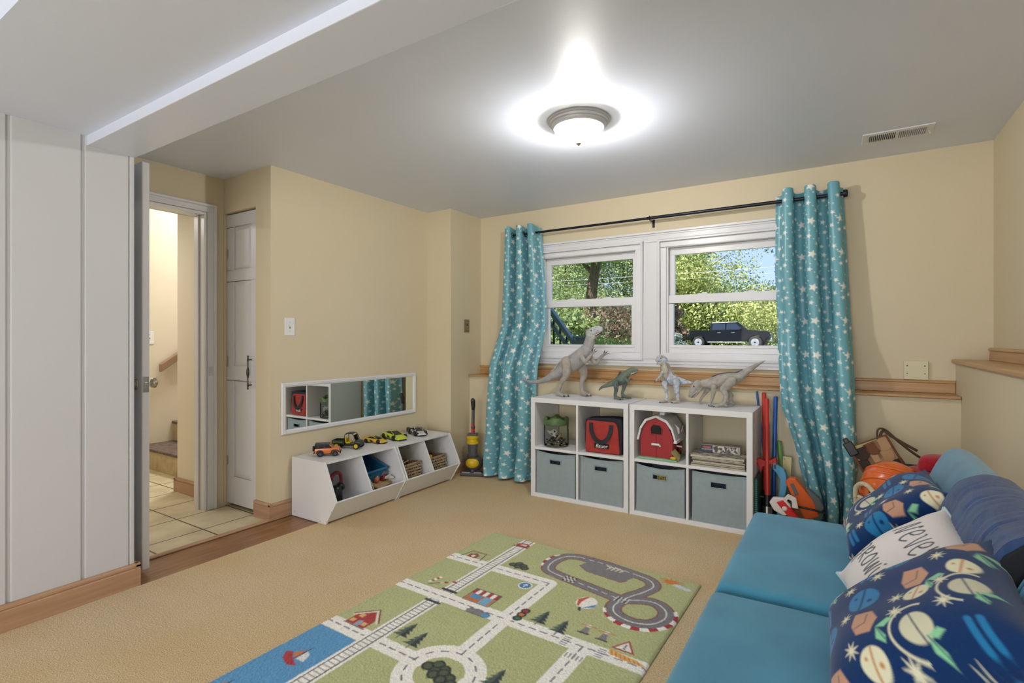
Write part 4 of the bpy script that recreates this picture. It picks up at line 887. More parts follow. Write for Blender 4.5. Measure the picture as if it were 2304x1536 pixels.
# low sports cars
def sports(label, loc, rz, m, sc_, accent, wing=False, roofm=None, rear_pods=False):
    t = thing('toy_sports_car', label, 'toy car', loc, rz); k = sc_
    S = lambda *a: sec(*[v*k for v in a])
    MB().loft([S(-.088, .026, .036, .028, .014, .020, .030, .034), S(-.075, .034, .042, .034, .008, .018, .034, .037), S(-.045, .036, .043, .034, .006, .017, .034, .038), S(0, .036, .039, .033, .006, .016, .030, .036), S(.035, .036, .041, .032, .006, .016, .029, .033), S(.060, .036, .043, .028, .006, .014, .026, .028), S(.085, .030, .038, .022, .006, .011, .017, .019), S(.096, .022, .028, .016, .007, .009, .012, .014)]).build('body', m, t, bevel=.0015*k, smooth='angle')
    MB().loft([S(-.060, .024, .026, .016, .034, .036, .038, .039), S(-.030, .030, .031, .021, .034, .037, .044, .0485), S(-.004, .030, .031, .021, .034, .037, .044, .049), S(.048, .028, .029, .026, .028, .030, .031, .032)]).build('cabin_glass', GLS, t, bevel=.001*k)
    MB().loft([S(-.046, .012, .019, .017, .043, .0445, .0455, .046), S(-.028, .014, .0215, .019, .047, .0485, .0497, .050), S(-.006, .014, .0215, .019, .047, .0485, .0503, .0505)]).build('roof', roofm or m, t, bevel=.001*k)
    for s_ in (-1, 1):
        MB().tube([(-.004*k, s_*.021*k, .048*k), (.046*k, s_*.028*k, .031*k)], .0016*k, 6).tube([(-.03*k, s_*.022*k, .047*k), (-.062*k, s_*.025*k, .036*k)], .002*k, 6).build('pillar', m, t)
        MB().prism([(-.02*k, .012*k), (.012*k, .012*k), (.004*k, .020*k), (-.018*k, .030*k)], s_*.0395*k-.001, s_*.0395*k+.001).build('side_intake', BLACKP, t)
        MB().prism([(.070*k, .020*k), (.090*k, .016*k), (.088*k, .013*k), (.074*k, .014*k)], s_*.028*k-.008*k, s_*.028*k+.008*k).build('headlight', accent, t, bevel=.001)
        MB().tube([(.022*k, s_*.036*k, .034*k), (.020*k, s_*.046*k, .038*k)], .003*k, 8).build('side_mirror', m if not rear_pods else BLACKP, t)
        for x in (-.055, .058): wheel(t, x*k, s_*.039*k, .0165*k, .014*k, RIMD, s_=s_)
    MB().box(.084*k, .099*k, -.026*k, .026*k, .004*k, .009*k).build('splitter', BLACKP, t, bevel=.001)
    MB().box(-.07*k, .08*k, -.033*k, .033*k, .004*k, .009*k).build('chassis', BLACKP, t)
    if wing:
        MB().box(-.090*k, -.076*k, -.040*k, .040*k, .046*k, .049*k).box(-.086*k, -.080*k, -.030*k, -.027*k, .034*k, .047*k).box(-.086*k, -.080*k, .027*k, .030*k, .034*k, .047*k).build('rear_wing', m, t, bevel=.001)
    return t
sports('small yellow toy sports car with a rear wing beside the green toy vehicle', (-2.99, 2.77, .388), .15, mat('toy_yellow_paint', (226, 186, 36), .25, coat=.6), .98, BLACKP, wing=True)
sports('lime yellow toy sports car, second from the far end of the white bins', (-2.975, 2.955, .388), -.25, mat('toy_lime_paint', (200, 214, 40), .22, coat=.6), 1.28, BLACKP)
rc = sports('black and white toy racing car at the far end of the white bins', (-2.955, 3.195, .388), -.45, mat('toy_white_paint', (226, 226, 228), .25, coat=.5), 1.15, mat('toy_black_paint', (24, 26, 32), .2), roofm=mat('toy_white_paint', (226, 226, 228)), rear_pods=True)
for s_ in (-1, 1):
    MB().loft([sec(-.105+.0, .012, .016, .010, .008, .020, .040, .050), sec(-.03, .012, .016, .010, .008, .020, .040, .050)], M=T(0, s_*.042, 0)).build('rear_fender', MATS['toy_black_paint'], rc, bevel=.006, seg=3)
    MB().loft([sec(.035, .012, .014, .009, .006, .016, .034, .040), sec(.10, .010, .012, .007, .006, .014, .024, .028)], M=T(0, s_*.038, 0)).build('front_fender', MATS['toy_black_paint'], rc, bevel=.006, seg=3)
MB().prism([(.05, -.014), (.108, -.006), (.108, .006), (.05, .014)], .0345, .0365, 'z').build('hood_panel', MATS['toy_white_paint'], rc)

# ================================================================ TOY UPRIGHT VACUUM
uv = thing('toy_vacuum', 'yellow and grey toy upright vacuum standing in the corner by the left curtain', 'toy vacuum', (-2.69, 3.60, 0), .45)
GRY = mat('vac_grey', (78, 78, 82), .4); VY = mat('vac_yellow', (222, 186, 24), .35); VR = mat('vac_red', (190, 44, 48), .4)
MB().box(-.10, .10, -.055, .015, .004, .034).build('floor_head', GRY, uv, bevel=.008, seg=3)
MB().box(-.085, -.015, -.056, -.040, .030, .038).box(.02, .085, -.056, -.040, .030, .038).build('head_insert', mat('vac_silver', (180, 180, 182), .3, .5), uv, bevel=.002)
MB().tube([(0, -.01, .03), (0, .0, .06)], .022, 16).build('neck', GRY, uv, smooth='angle')
MB().ell((0, .02, .105), (.082, .062, .075), 28, 16).build('ball_housing', GRY, uv, smooth=True)
MB().ell((0, -.016, .108), (.060, .036, .046), 24, 14).build('ball', VY, uv, smooth=True)
MB().lathe([(.034, .15), (.046, .16), (.048, .18), (.040, .19)], 24).build('bin_base', GRY, uv, smooth='angle')
MB().lathe([(.038, .185), (.040, .19), (.044, .26), (.046, .27), (.0, .27)], 28).build('dust_bin', mat('vac_smoke', (96, 96, 98), .15, spec=.8), uv, smooth='angle')
MB().lathe([(.030, .262), (.044, .268), (.052, .275), (.052, .29), (.047, .293), (.047, .315), (.052, .318), (.052, .333), (.040, .340), (.0, .342)], 28).build('cyclone_top', VY, uv, smooth='angle')
MB().box(-.042, .042, -.02, .03, .335, .362).build('cyclone_cap', GRY, uv, bevel=.006)
MB().tube([(0, .01, .35), (0, .012, .44)], .015, 16).build('red_sleeve', VR, uv, smooth='angle')
MB().tube([(0, .012, .43), (0, .02, .56)], .014, 16).build('wand', GRY, uv, smooth='angle')
MB().tube([(0, .02, .56), (0, .02, .60), (0, .006, .645), (0, -.004, .655)], [.015, .019, .020, .012], 16).build('handle_grip', mat('vac_dark', (52, 50, 50), .25), uv, smooth=True)
MB().lathe([(.0155, 0), (.0175, .002), (.0175, .018), (.0155, .02)], 20, M=T(0, .012, .40)).build('collar', GRY, uv, smooth='angle')

# ================================================================ DINOSAUR FIGURES
SK_A = mat('dino_grey', (184, 181, 180), .5, noise_=(22, (150, 147, 146), 5, .22), bump=(260, .9, .004))
SK_AB = mat('dino_tan_limb', (186, 178, 168), .5, noise_=(30, (158, 151, 142), 5, .2), bump=(300, .8, .004))
SK_AW = mat('dino_pale_head', (216, 222, 228), .45, noise_=(40, (160, 160, 160), 5, .2), bump=(240, .9, .004))
SK_B = mat('dino_green', (98, 116, 114), .45, noise_=(26, (58, 72, 92), 4, .10), noise2=(12, (120, 130, 104), 3, .2), bump=(260, .9, .004))
SK_C = mat('dino_silver', (214, 222, 234), .35, noise_=(48, (168, 172, 182), 4, .12), bump=(260, 1.0, .005), metal=.15)
SK_CG = mat('dino_bronze', (158, 142, 112), .4, noise_=(40, (190, 186, 176), 4, .15), bump=(260, .8, .004), metal=.15)
SK_D = mat('dino_beige', (190, 184, 174), .5, noise_=(30, (152, 147, 140), 5, .2), bump=(260, .9, .004))
CLAW = mat('dino_claw', (52, 50, 54), .35); TEETH = mat('dino_teeth', (226, 222, 206), .4); MOUTH = mat('dino_mouth', (70, 48, 44), .4); EYE = mat('dino_eye', (110, 58, 40), .15)
def cone(mb, p, d, L_, r_, n=7):
    d = Vector(d).normalized(); p = Vector(p); mb.tube([p, p+d*L_*.5, p+d*L_], [r_, r_*.6, r_*.08], n)
def dino(D, name, label, body, limb, headm, footm=None, plates=None, vox=.0042, rz=0, dy=0, mouth_up=None, yaw_body=0):
    P = D['parts']; z0 = SH+.0005
    # drop the whole figure so that its lowest foot stands on the shelf top
    lo = min(p[2]-p[3]*.72 for k in P if k.startswith('foot') for p in P[k])
    t = thing(name, label, 'dinosaur figure', (D['x'], D['y']+dy, z0-lo), rz)
    blob('body', [P['body']], body, t, vox, widen=.86)
    hd = P['head']; jw = P['jaw']
    h_ = blob('head', [hd, [tuple((np.array(P['body'][-1])+np.array(hd[0]))/2)]] if False else [hd], headm, t, vox*.8, widen=.82)
    blob('jaw', [jw], headm, t, vox*.8, widen=.7)
    hv = Vector(hd[-1][:3])-Vector(hd[0][:3]); L_ = hv.length; u = hv.normalized(); up = Vector((-u.z, 0, u.x)); 
    if up.z < 0: up = -up
    if D is DINO_D: up = Vector((-u.z, 0, u.x)) if (-u.z) > 0 else Vector((u.z, 0, -u.x)); up = -Vector(jw[1][:3])+Vector(hd[1][:3]); up.normalize()
    te = MB(); r0 = hd[-1][3]
    for s_ in (-1, 1):
        for i in range(9):
            f = .30+.70*i/8; c = Vector(hd[0][:3]).lerp(Vector(hd[-1][:3]), f); rr = hd[0][3]*(1-f)+hd[-1][3]*f
            p = c-up*rr*.72+Vector((0, s_*rr*.60, 0)); cone(te, p, -up, rr*.42+.002, rr*.10+.0008, 5)
            c2 = Vector(jw[0][:3]).lerp(Vector(jw[-1][:3]), f); r2 = jw[0][3]*(1-f)+jw[-1][3]*f
            cone(te, c2+up*r2*.6+Vector((0, s_*r2*.5, 0)), up, r2*.5+.001, r2*.12+.0007, 5)
    te.build('teeth', TEETH, t)
    mo = MB(); a = Vector(hd[0][:3]).lerp(Vector(hd[-1][:3]), .25)-up*hd[0][3]*.78; b_ = Vector(hd[-1][:3])-up*hd[-1][3]*.9
    mo.tube([a, (a+b_)/2, b_], [hd[0][3]*.42, hd[0][3]*.40, hd[-1][3]*.5], 10); mo.build('mouth', MOUTH, t, smooth=True)
    c = Vector(hd[0][:3]).lerp(Vector(hd[-1][:3]), .30); rr = hd[1][3]
    for s_ in (-1, 1):
        MB().ell(tuple(c+up*rr*.45+Vector((0, s_*rr*.70, 0))), (rr*.20,)*3, 12, 8).build('eye', EYE, t, smooth=True)
        MB().ell(tuple(c+up*rr*.66+Vector((0, s_*rr*.62, 0))), (rr*.42, rr*.18, rr*.16), 12, 8, M=None).build('brow', headm, t, smooth=True)
    for i, s_ in ((1, -1), (2, 1)):
        lg = P['leg%d' % i]; ft = P['foot%d' % i]
        l_ = blob('leg', [lg+[ft[0]]], limb, t, vox, widen=.8)
        a = Vector(ft[0][:3]); b_ = Vector(ft[-1][:3]); d = (b_-a); d.z = 0; d.normalize(); sd = Vector((-d.y, d.x, 0)); Lf = (b_-a).length
        zt = min(p[2]-p[3]*.72 for p in ft)
        toes = []; cl = MB()
        for k in (-1, 0, 1):
            e_ = a+(d*math.cos(.5*k)+sd*math.sin(.5*k))*Lf*(1 if k == 0 else .85); e_.z = zt+ft[-1][3]*.95
            mid = a.lerp(e_, .55); mid.z = zt+ft[1][3]*1.0
            toes.append([(*a, ft[0][3]), (*mid, ft[1][3]*.85), (*e_, ft[-1][3]*.95)])
            cone(cl, e_+(e_-a).normalized()*ft[-1][3]*.4, (e_-a).normalized()+Vector((0, 0, -.25)), ft[-1][3]*2.0, ft[-1][3]*.62)
        bk = a-d*Lf*.28; bk.z = zt+ft[-1][3]; toes.append([(*a, ft[0][3]), (*bk, ft[-1][3]*.9)])
        f_ = blob('foot', toes, footm or limb, t, vox*.75, widen=1)
        cl.build('claws', CLAW, f_, smooth=True)
        key = 'arm%d' % i
        if key in P:
            ar = P[key]; A_ = blob('arm', [ar], limb, t, vox*.7, widen=.9)
            e_ = Vector(ar[-1][:3]); d = (e_-Vector(ar[-2][:3])).normalized(); cl = MB(); fg = []
            for k in (-1, 0, 1):
                q = d+Vector((.35*k*d.z, .5*k, -.35*k*d.x)); q.normalize(); fe = e_+q*ar[-1][3]*2.4
                fg.append([(*e_, ar[-1][3]*.8), (*fe, ar[-1][3]*.34)]); cone(cl, fe, q, ar[-1][3]*2.2, ar[-1][3]*.34, 6)
            blob('hand', fg, limb, A_, .0018, widen=1, smooth_it=2); cl.build('claws', CLAW, A_, smooth=True)
    # row of spines on the back
    B_ = spline(P['body'], 8); sp = MB(); n = len(B_)
    for i in range(int(n*plates[0]), int(n*plates[1])):
        p = B_[i]; q = Vector(B_[min(i+1, n-1)][:3])-Vector(B_[max(i-1, 0)][:3]); u2 = Vector((-q.z, 0, q.x)).normalized()
        if u2.z < 0: u2 = -u2
        if D is DINO_C and u2.x < 0 and i > n*.6: u2 = -u2
        for s_ in (-.25, .25): cone(sp, Vector(p[:3])+u2*p[3]*.93+Vector((0, s_*p[3], 0)), u2+q.normalized()*.25, plates[2], plates[2]*.45, 5)
    sp.build('back_spines', plates[3], t)
    return t, h_
tA, _ = dino(DINO_A, 'dinosaur_figure', 'largest grey dinosaur figure rearing its head at the far left of the shelf tops', SK_A, SK_AB, SK_AW, None, (.35, .86, .009, SK_AW))
tB, _ = dino(DINO_B, 'dinosaur_figure', 'small dark green dinosaur figure, second from the left on the shelf tops', SK_B, SK_B, SK_B, None, (.3, .8, .006, mat('dino_slate', (58, 76, 86), .4)), vox=.003)
tC, _ = dino(DINO_C, 'dinosaur_figure', 'silver and bronze dinosaur figure with its head turned up, third from the left', SK_C, SK_C, SK_C, SK_CG, (.35, .95, .010, SK_CG), vox=.0034)
tD, _ = dino(DINO_D, 'dinosaur_figure', 'beige dinosaur figure crouching with lowered head and raised tail on the right shelf', SK_D, SK_D, SK_D, None, (.35, .80, .008, mat('dino_dark_spine', (64, 66, 78), .4)))
blob('snout_crest', [[(.075, 0, .205, .012), (.098, 0, .228, .013), (.118, 0, .210, .007)]], SK_B, tB, .0028, widen=.6)
blob('shoulder_fin', [[(-.008, 0, .175, .012), (.004, 0, .205, .007)]], MATS['dino_slate'], tB, .0026, widen=.5)
for s_ in (-1, 1): blob('horn', [[(-.050, s_*.014, .305, .007), (-.056, s_*.018, .330, .003)]], SK_CG, tC, .002, widen=1)
blob('chest_plate', [[(-.038, -.02, .255, .026), (-.030, -.022, .215, .030), (-.016, -.018, .18, .024)]], SK_CG, tC, .003, widen=.7)
# ================================================================ RUG
def build_rug():
    W_, H_, res = 1.21, 1.83, .0036
    nx, ny = int(W_/res)+1, int(H_/res)+1; X, Y = np.meshgrid(np.linspace(0, W_, nx), np.linspace(0, H_, ny))
    G = (180, 184, 130); P = Paint(X, Y, G, .005); WH = (244, 240, 232); DK = (48, 52, 60); RD = (168, 40, 44); BL = (70, 128, 170); GR = (128, 124, 128); OG = (206, 120, 40)
    # lake
    P.poly([(0, 1.215), (.24, 1.215), (.24, 1.9), (0, 1.9)], (84, 148, 194))
    rw = .076
    road = [[(0, .405), (.608, .395), (.608, .77), (.616, 1.06)], [(0, .77), (1.25, .765)], [(0, 1.175), (.50, 1.175)], [(.965, .77), (.955, 1.9)], [(.955, 1.08), (1.25, 1.075)], [(.74, 1.175), (.955, 1.19)], [(.618, 1.315), (.618, 1.9)]]
    for R_ in road: P.line(R_, rw, WH)
    P.ring(.62, 1.185, .128, rw, WH)
    for R_ in road: P.line(R_, .006, (96, 98, 110), dash=(.030, .022))
    for k in range(14):
        a = k*2*PI/14; P.ring(.62, 1.185, .128, .006, (96, 98, 110), a, a+.24)
    # zebra crossings
    for i in range(5):
        P.line([(.880, .742+i*.013), (.905, .742+i*.013)], .005, (110, 112, 120)); P.line([(1.025, .742+i*.013), (1.05, .742+i*.013)], .005, (110, 112, 120)); P.line([(.935+i*.015, .83), (.935+i*.015, .855)], .005, (110, 112, 120))
    # railway
    P.line([(.262, -.1), (.262, 2)], .078, (242, 238, 230))
    for x in (.239, .285): P.line([(x, -.1), (x, 2)], .0055, DK)
    y = .01
    while y < 1.9: P.line([(.239, y), (.285, y)], .0035, (100, 100, 106)); y += .021
    P.line([(0, .77), (.6, .769)], rw, WH); P.line([(0, .77), (.6, .769)], .006, (96, 98, 110), dash=(.030, .022))
    for yy in (.712, .826): P.line([(.225, yy), (.299, yy)], .017, DK)
    # race track
    TK = (122, 118, 122); tw = .062
    outer = spline([(.60, .045), (.535, .075), (.505, .17), (.53, .265), (.62, .296)], 8)
    tr = outer+[(.80, .325), (.955, .352)]; tr2 = [(.60, .045), (.75, .05), (.93, .08)]+spline([(.93, .08), (.995, .10), (1.03, .15), (1.015, .22), (.98, .29), (.955, .352)], 8)
    loop = spline([(.955, .352), (.945, .42), (.975, .475), (1.05, .500), (1.125, .475), (1.16, .41), (1.15, .345), (1.10, .300), (1.04, .302), (.955, .352)], 8)
    for T_ in (tr, tr2, loop): P.line(T_, tw+.012, (142, 66, 60))
    for k in range(13):                                   # red-white kerbs
        a = PI*.52+k*PI*.078; P.ring(.61, .17, .142, .022, RD if k % 2 else WH, a, a+PI*.078)
        a = -.55+k*.255; P.ring(1.055, .400, .143, .026, RD if k % 2 else WH, a, a+.255)
    for T_ in (tr, tr2, loop): P.line(T_, tw, TK)
    P.poly([(.66, .07), (.93, .09), (.90, .175), (.885, .195), (.70, .175), (.64, .135)], TK)
    P.line([(.64, .135), (.70, .178), (.885, .198), (.905, .17)], .006, (142, 66, 60))
    for T_ in (tr, tr2, loop): P.line(T_, .0055, (222, 218, 210), dash=(.026, .026))
    for k in range(4): P.line([(.76+k*.022, .062), (.785+k*.022, .075), (.775+k*.022, .098)], .008, (226, 220, 200))
    for i in range(6):
        for j in range(4):
            c = (30, 30, 34) if (i+j) % 2 else (228, 226, 220); P.poly([(.64+i*.010, .275+j*.013), (.65+i*.010, .277+j*.013), (.65+i*.010, .290+j*.013), (.64+i*.010, .288+j*.013)], c)
    for i in range(7): P.line([(.930+i*.009, .330), (.925+i*.009, .372)], .0045, (30, 30, 34) if i % 2 else (230, 228, 222))
    # motifs (upright toward the far end)
    def house(x, y):
        P.poly([(x-.062, y+.055), (x+.045, y+.055), (x+.045, y-.01), (x-.005, y-.062), (x-.062, y-.01)], RD)
        P.line([(x-.075, y-.002), (x-.005, y-.072), (x+.062, y+.0)], .012, (226, 214, 196)); P.line([(x-.080, y-.008), (x-.005, y-.083), (x+.068, y-.006)], .006, (110, 30, 34))
        for a, b_ in ((-.035, -.012), (.022, .03), (-.045, .03)): P.poly([(x+a-.012, y+b_-.012), (x+a+.012, y+b_-.012), (x+a+.012, y+b_+.012), (x+a-.012, y+b_+.012)], (216, 178, 110))
        P.poly([(x-.018, y+.055), (x-.018, y+.022), (x-.004, y+.012), (x+.008, y+.022), (x+.008, y+.055)], (150, 160, 176))
        P.line([(x-.065, y+.058), (x+.05, y+.058)], .006, (60, 40, 36))
    house(.135, 1.09)
    # shop with striped awning
    x, y = .425, .685
    P.poly([(x-.065, y+.045), (x+.065, y+.045), (x+.065, y-.03), (x-.065, y-.03)], (198, 110, 50)); P.poly([(x-.055, y+.02), (x-.0, y+.02), (x-.0, y-.02), (x-.055, y-.02)], (88, 144, 184)); P.poly([(x+.01, y+.045), (x+.055, y+.045), (x+.055, y-.02), (x+.01, y-.02)], (116, 172, 204))
    for i in range(7): P.poly([(x-.07+i*.02, y-.02), (x-.05+i*.02, y-.02), (x-.052+i*.02, y-.06), (x-.068+i*.02, y-.06)], RD if i % 2 == 0 else WH)
    P.line([(x-.07, y-.062), (x+.07, y-.062), (x+.07, y+.048), (x-.07, y+.048), (x-.07, y-.062)], .005, (44, 40, 50))
    P.line([(.445, .792), (.525, .792)], .034, GR); P.disc(.528, .792, .020, (88, 144, 184)); P.line([(.43, .774), (.53, .774)], .004, DK); P.line([(.43, .810), (.53, .810)], .004, DK)
    # round blue sign
    P.disc(.525, .475, .034, WH); P.disc(.525, .475, .028, (66, 122, 176)); P.line([(.525, .49), (.525, .462), (.515, .472)], .005, WH); P.line([(.525, .462), (.535, .472)], .005, WH)
    # traffic light
    for k, c in enumerate(((70, 110, 90), OG, RD)): P.disc(.650+k*.0, .735-k*.033, .021, (36, 38, 44)); P.disc(.650, .735-k*.033, .012, c)
    # conifers
    def fir(x, y, s_=1):
        P.line([(x, y+.05*s_), (x, y)], .006, (110, 106, 104))
        for k in range(4): w_ = (.040-.008*k)*s_; yy = y+(.030-.022*k)*s_; P.poly([(x-w_, yy), (x+w_, yy), (x, yy-.034*s_)], (74, 92, 84)); P.poly([(x, yy), (x+w_*.9, yy), (x, yy-.034*s_)], (44, 54, 60))
    for x, y in ((.735, .685), (.835, .705), (.335, 1.065), (.415, 1.09), (.80, 1.11), (.43, 1.60), (.86, 1.5)): fir(x, y)
    # leafy bushes
    def bush(x, y, s_=1):
        P.line([(x, y+.045*s_), (x, y)], .008, (130, 126, 126))
        for a, b_ in ((-.035, .0), (-.01, -.022), (.02, -.012), (.04, .008), (.0, .008)): P.disc(x+a*s_, y+b_*s_, .022*s_, (40, 46, 44)); P.disc(x+a*s_, y+b_*s_, .014*s_, (78, 88, 66))
    bush(.385, .315); bush(.60, 1.175, 1.15); bush(.645, 1.20, 1.1)
    # balloon
    x, y = .835, .46
    P.disc(x, y, .046, WH, .054); P.poly([(x-.045, y-.01), (x-.02, y-.05), (x-.008, y-.052), (x-.022, y+.0), (x-.018, y+.045), (x-.03, y+.035)], (196, 80, 44)); P.poly([(x+.0, y+.055), (x+.045, y+.02), (x+.046, y-.01), (x+.03, y+.01)], (80, 140, 186)); P.line([(x-.008, y+.054), (x+.0, y+.075)], .012, DK)
    # windmills
    for x, y in ((.925, .645), (1.005, .650)):
        P.poly([(x-.018, y+.035), (x+.018, y+.035), (x+.008, y-.015), (x-.008, y-.015)], GR); P.line([(x-.022, y+.037), (x+.022, y+.037)], .008, (36, 38, 44)); P.disc(x, y-.02, .011, (228, 226, 220)); P.line([(x-.032, y-.018), (x+.032, y-.022)], .006, OG)
    # warning triangle and yellow kerb
    x, y = 1.10, .672
    P.poly([(x-.046, y+.038), (x+.046, y+.038), (x, y-.040)], RD); P.poly([(x-.033, y+.030), (x+.033, y+.030), (x, y-.026)], (232, 230, 224)); P.line([(x, y-.006), (x, y+.010)], .006, DK); P.disc(x, y+.021, .004, DK)
    P.poly([(1.055, .722), (1.17, .738), (1.21, .760), (1.12, .762), (1.06, .748)], (224, 176, 96))
    for k in range(7): P.line([(1.065+k*.018, .728+k*.003), (1.075+k*.018, .752+k*.001)], .005, (204, 112, 50))
    # sun and cloud
    x, y = 1.085, .060; P.disc(x, y, .030, OG, .022)
    for k in range(11): a = k*.57; P.line([(x, y), (x+.058*math.cos(a), y+.036*math.sin(a))], .007, OG)
    for a, b_ in ((.035, .022), (.06, .030), (.085, .036)): P.disc(x+a, y+b_, .020, (206, 214, 220), .014)
    # crossing car, swing shed, barrier, sail boats
    P.poly([(.225, .100), (.300, .100), (.305, .075), (.285, .055), (.24, .055), (.22, .075)], RD); P.poly([(.245, .085), (.285, .085), (.28, .065), (.25, .065)], (214, 206, 200)); P.line([(.215, .103), (.305, .103)], .008, (60, 30, 34))
    x, y = .115, .325; P.line([(x-.06, y+.05), (x-.04, y-.03), (x+.05, y-.03), (x+.065, y+.05)], .006, DK); P.line([(x-.06, y-.035), (x+.075, y-.035)], .007, (176, 130, 90)); P.poly([(x-.03, y+.04), (x+.03, y+.04), (x+.03, y), (x-.03, y)], (150, 60, 44)); P.disc(x, y+.02, .012, (230, 228, 222)); P.poly([(x-.02, y+.0), (x+.02, y+.0), (x, y-.02)], (90, 70, 50))
    x, y = .175, .665
    for k in range(5): P.poly([(x-.06+.004*k, y+.03-k*.014), (x-.045+.004*k, y+.03-k*.014), (x-.045+.004*k, y+.016-k*.014), (x-.06+.004*k, y+.016-k*.014)], RD if k % 2 else WH)
    P.line([(x-.04, y+.045), (x+.045, y-.03)], .006, DK)
    for k in range(4): P.disc(x+.005+.016*k, y+.005-.012*k, .009, RD if k % 2 else (222, 190, 180))
    for x, y in ((.125, 1.40), (.06, 1.66)):
        P.poly([(x-.065, y+.0), (x-.04, y+.035), (x+.01, y+.050), (x+.045, y+.035), (x+.0, y+.018), (x-.04, y-.010)], RD); P.poly([(x-.032, y-.008), (x-.002, y+.012), (x-.004, y-.045)], OG); P.poly([(x+.006, y+.012), (x+.046, y+.008), (x+.03, y-.03), (x+.006, y-.040)], (228, 226, 222)); P.line([(x+.0, y+.015), (x+.002, y-.062)], .005, DK)
    P.poly([(1.03, 1.17), (1.15, 1.17), (1.15, 1.25), (1.03, 1.25)], (150, 148, 150)); P.poly([(1.05, 1.19), (1.11, 1.19), (1.08, 1.15)], RD)
    # pile colour variation
    nzv = RNG.random((ny, nx)); C_ = P.c*(.96+.28*nzv[..., None])
    hz = .0105+.0030*RNG.random((ny, nx))
    jx = RNG.random((ny, nx))*.0012; V = np.stack([X+jx, H_-Y-H_, hz], -1)
    ed = np.minimum.reduce([X, W_-X, Y, H_-Y]); V[..., 2] *= np.clip(.35+ed/.012, 0, 1)
    # side skirt down to the carpet
    ring = np.concatenate([np.stack([np.zeros(nx, int), np.arange(nx)], 1), np.stack([np.arange(1, ny), np.full(ny-1, nx-1)], 1), np.stack([np.full(nx-1, ny-1), np.arange(nx-2, -1, -1)], 1), np.stack([np.arange(ny-2, 0, -1), np.zeros(ny-2, int)], 1)])
    ev = V[ring[:, 0], ring[:, 1]].copy(); ev[:, 2] = .0004; gi = ring[:, 0]*nx+ring[:, 1]; n = len(ring); base = nx*ny
    ef = np.stack([gi, base+np.arange(n), base+(np.arange(n)+1) % n, np.roll(gi, -1)], 1); ec = np.tile(np.array(lin((112, 116, 72))), (n, 1))
    ro = grid_mesh('rug', V, C_, mat('rug_wool', (255, 255, 255), .95, spec=.08, vcol=True, bump=(330, .5, .004), sheen=.3), None, (ev, ef, ec))
    ro.location = (-1.775, 2.585, 0); ro.rotation_euler = (0, 0, math.radians(-1.3))
    tag(ro, 'green play rug with roads, railway, race track and lake on the carpet', 'rug')
build_rug()

# ================================================================ SOFA
TEAL = mat('sofa_teal_suede', (66, 146, 174), .82, sheen=.25, noise_=(5, (54, 128, 158), 5, .22), bump=(500, .35, .0015), noise2=None)
TEALB = mat('sofa_back_suede', (82, 146, 172), .8, sheen=.4, noise_=(4, (56, 118, 146), 5, .2, (3, 1, 1)), bump=(500, .35, .0015))
DENIM = mat('sofa_console_velvet', (46, 76, 122), .75, sheen=.2, noise_=(6, (36, 62, 108), 5, .2, (3, 1, 1)), bump=(12, .3, .02, (4, 1, 1)))
sofa = thing('sofa', 'teal suede futon sofa with a blue centre console along the right wall', 'sofa', (0, 1.67, 0))
def cushion(name, m, x0, x1, y0, y1, z0, z1, puff=.012, r=.03):
    n = 20; mb = MB(); vs = []
    xs = [0, .012, .03, .06]+[.06+(.88)*i/(n-1) for i in range(1, n-1)]+[.94, .97, .988, 1]; ny = 24
    ys = [0, .01, .025, .05]+[.05+.90*i/(ny-1) for i in range(1, ny-1)]+[.95, .975, .99, 1]
    def h(u, R, L_):
        d = min(u, 1-u)*L_; return 0 if d >= R else R-math.sqrt(max(0, R*R-(R-d)**2))
    LX, LY_ = x1-x0, y1-y0
    for j in ys:
        for i in xs:
            drop = h(i, r, LX)+h(j, r, LY_); drop = min(drop, r)
            z = z1-drop+puff*math.sin(PI*i)**.6*math.sin(PI*j)**.6-puff+.0025*math.sin(i*9+j*4)*math.sin(j*7)
            vs.append((x0+i*LX, y0+j*LY_, z))
    nx_, ny_ = len(xs), len(ys); fs = [(j*nx_+i, j*nx_+i+1, (j+1)*nx_+i+1, (j+1)*nx_+i) for j in range(ny_-1) for i in range(nx_-1)]
    b0 = len(vs); ring = [i for i in range(nx_)]+[j*nx_+nx_-1 for j in range(1, ny_)]+[(ny_-1)*nx_+i for i in range(nx_-2, -1, -1)]+[j*nx_ for j in range(ny_-2, 0, -1)]
    for q in ring: vs.append((vs[q][0], vs[q][1], z0))
    k = len(ring); fs += [(ring[q], b0+q, b0+(q+1) % k, ring[(q+1) % k]) for q in range(k)]; fs.append(tuple(b0+q for q in range(k)))
    mb.add(vs, fs); return mb.build(name, m, sofa, smooth='angle')
cushion('seat_cushion', TEAL, -.335, .30, .022, .85, .17, .428)
cushion('seat_cushion', TEAL, -.340, .30, -.85, .0, .17, .426)
MB().box(-.31, .33, -.83, .83, .10, .17).build('frame', BLACKP, sofa, bevel=.01)
for x in (-.26, .28):
    for y in (-.78, .78): MB().lathe([(.016, 0), (.024, .10), (.024, .11)], 16, M=T(x, y, 0)).build('leg', CHROME, sofa, smooth='angle')
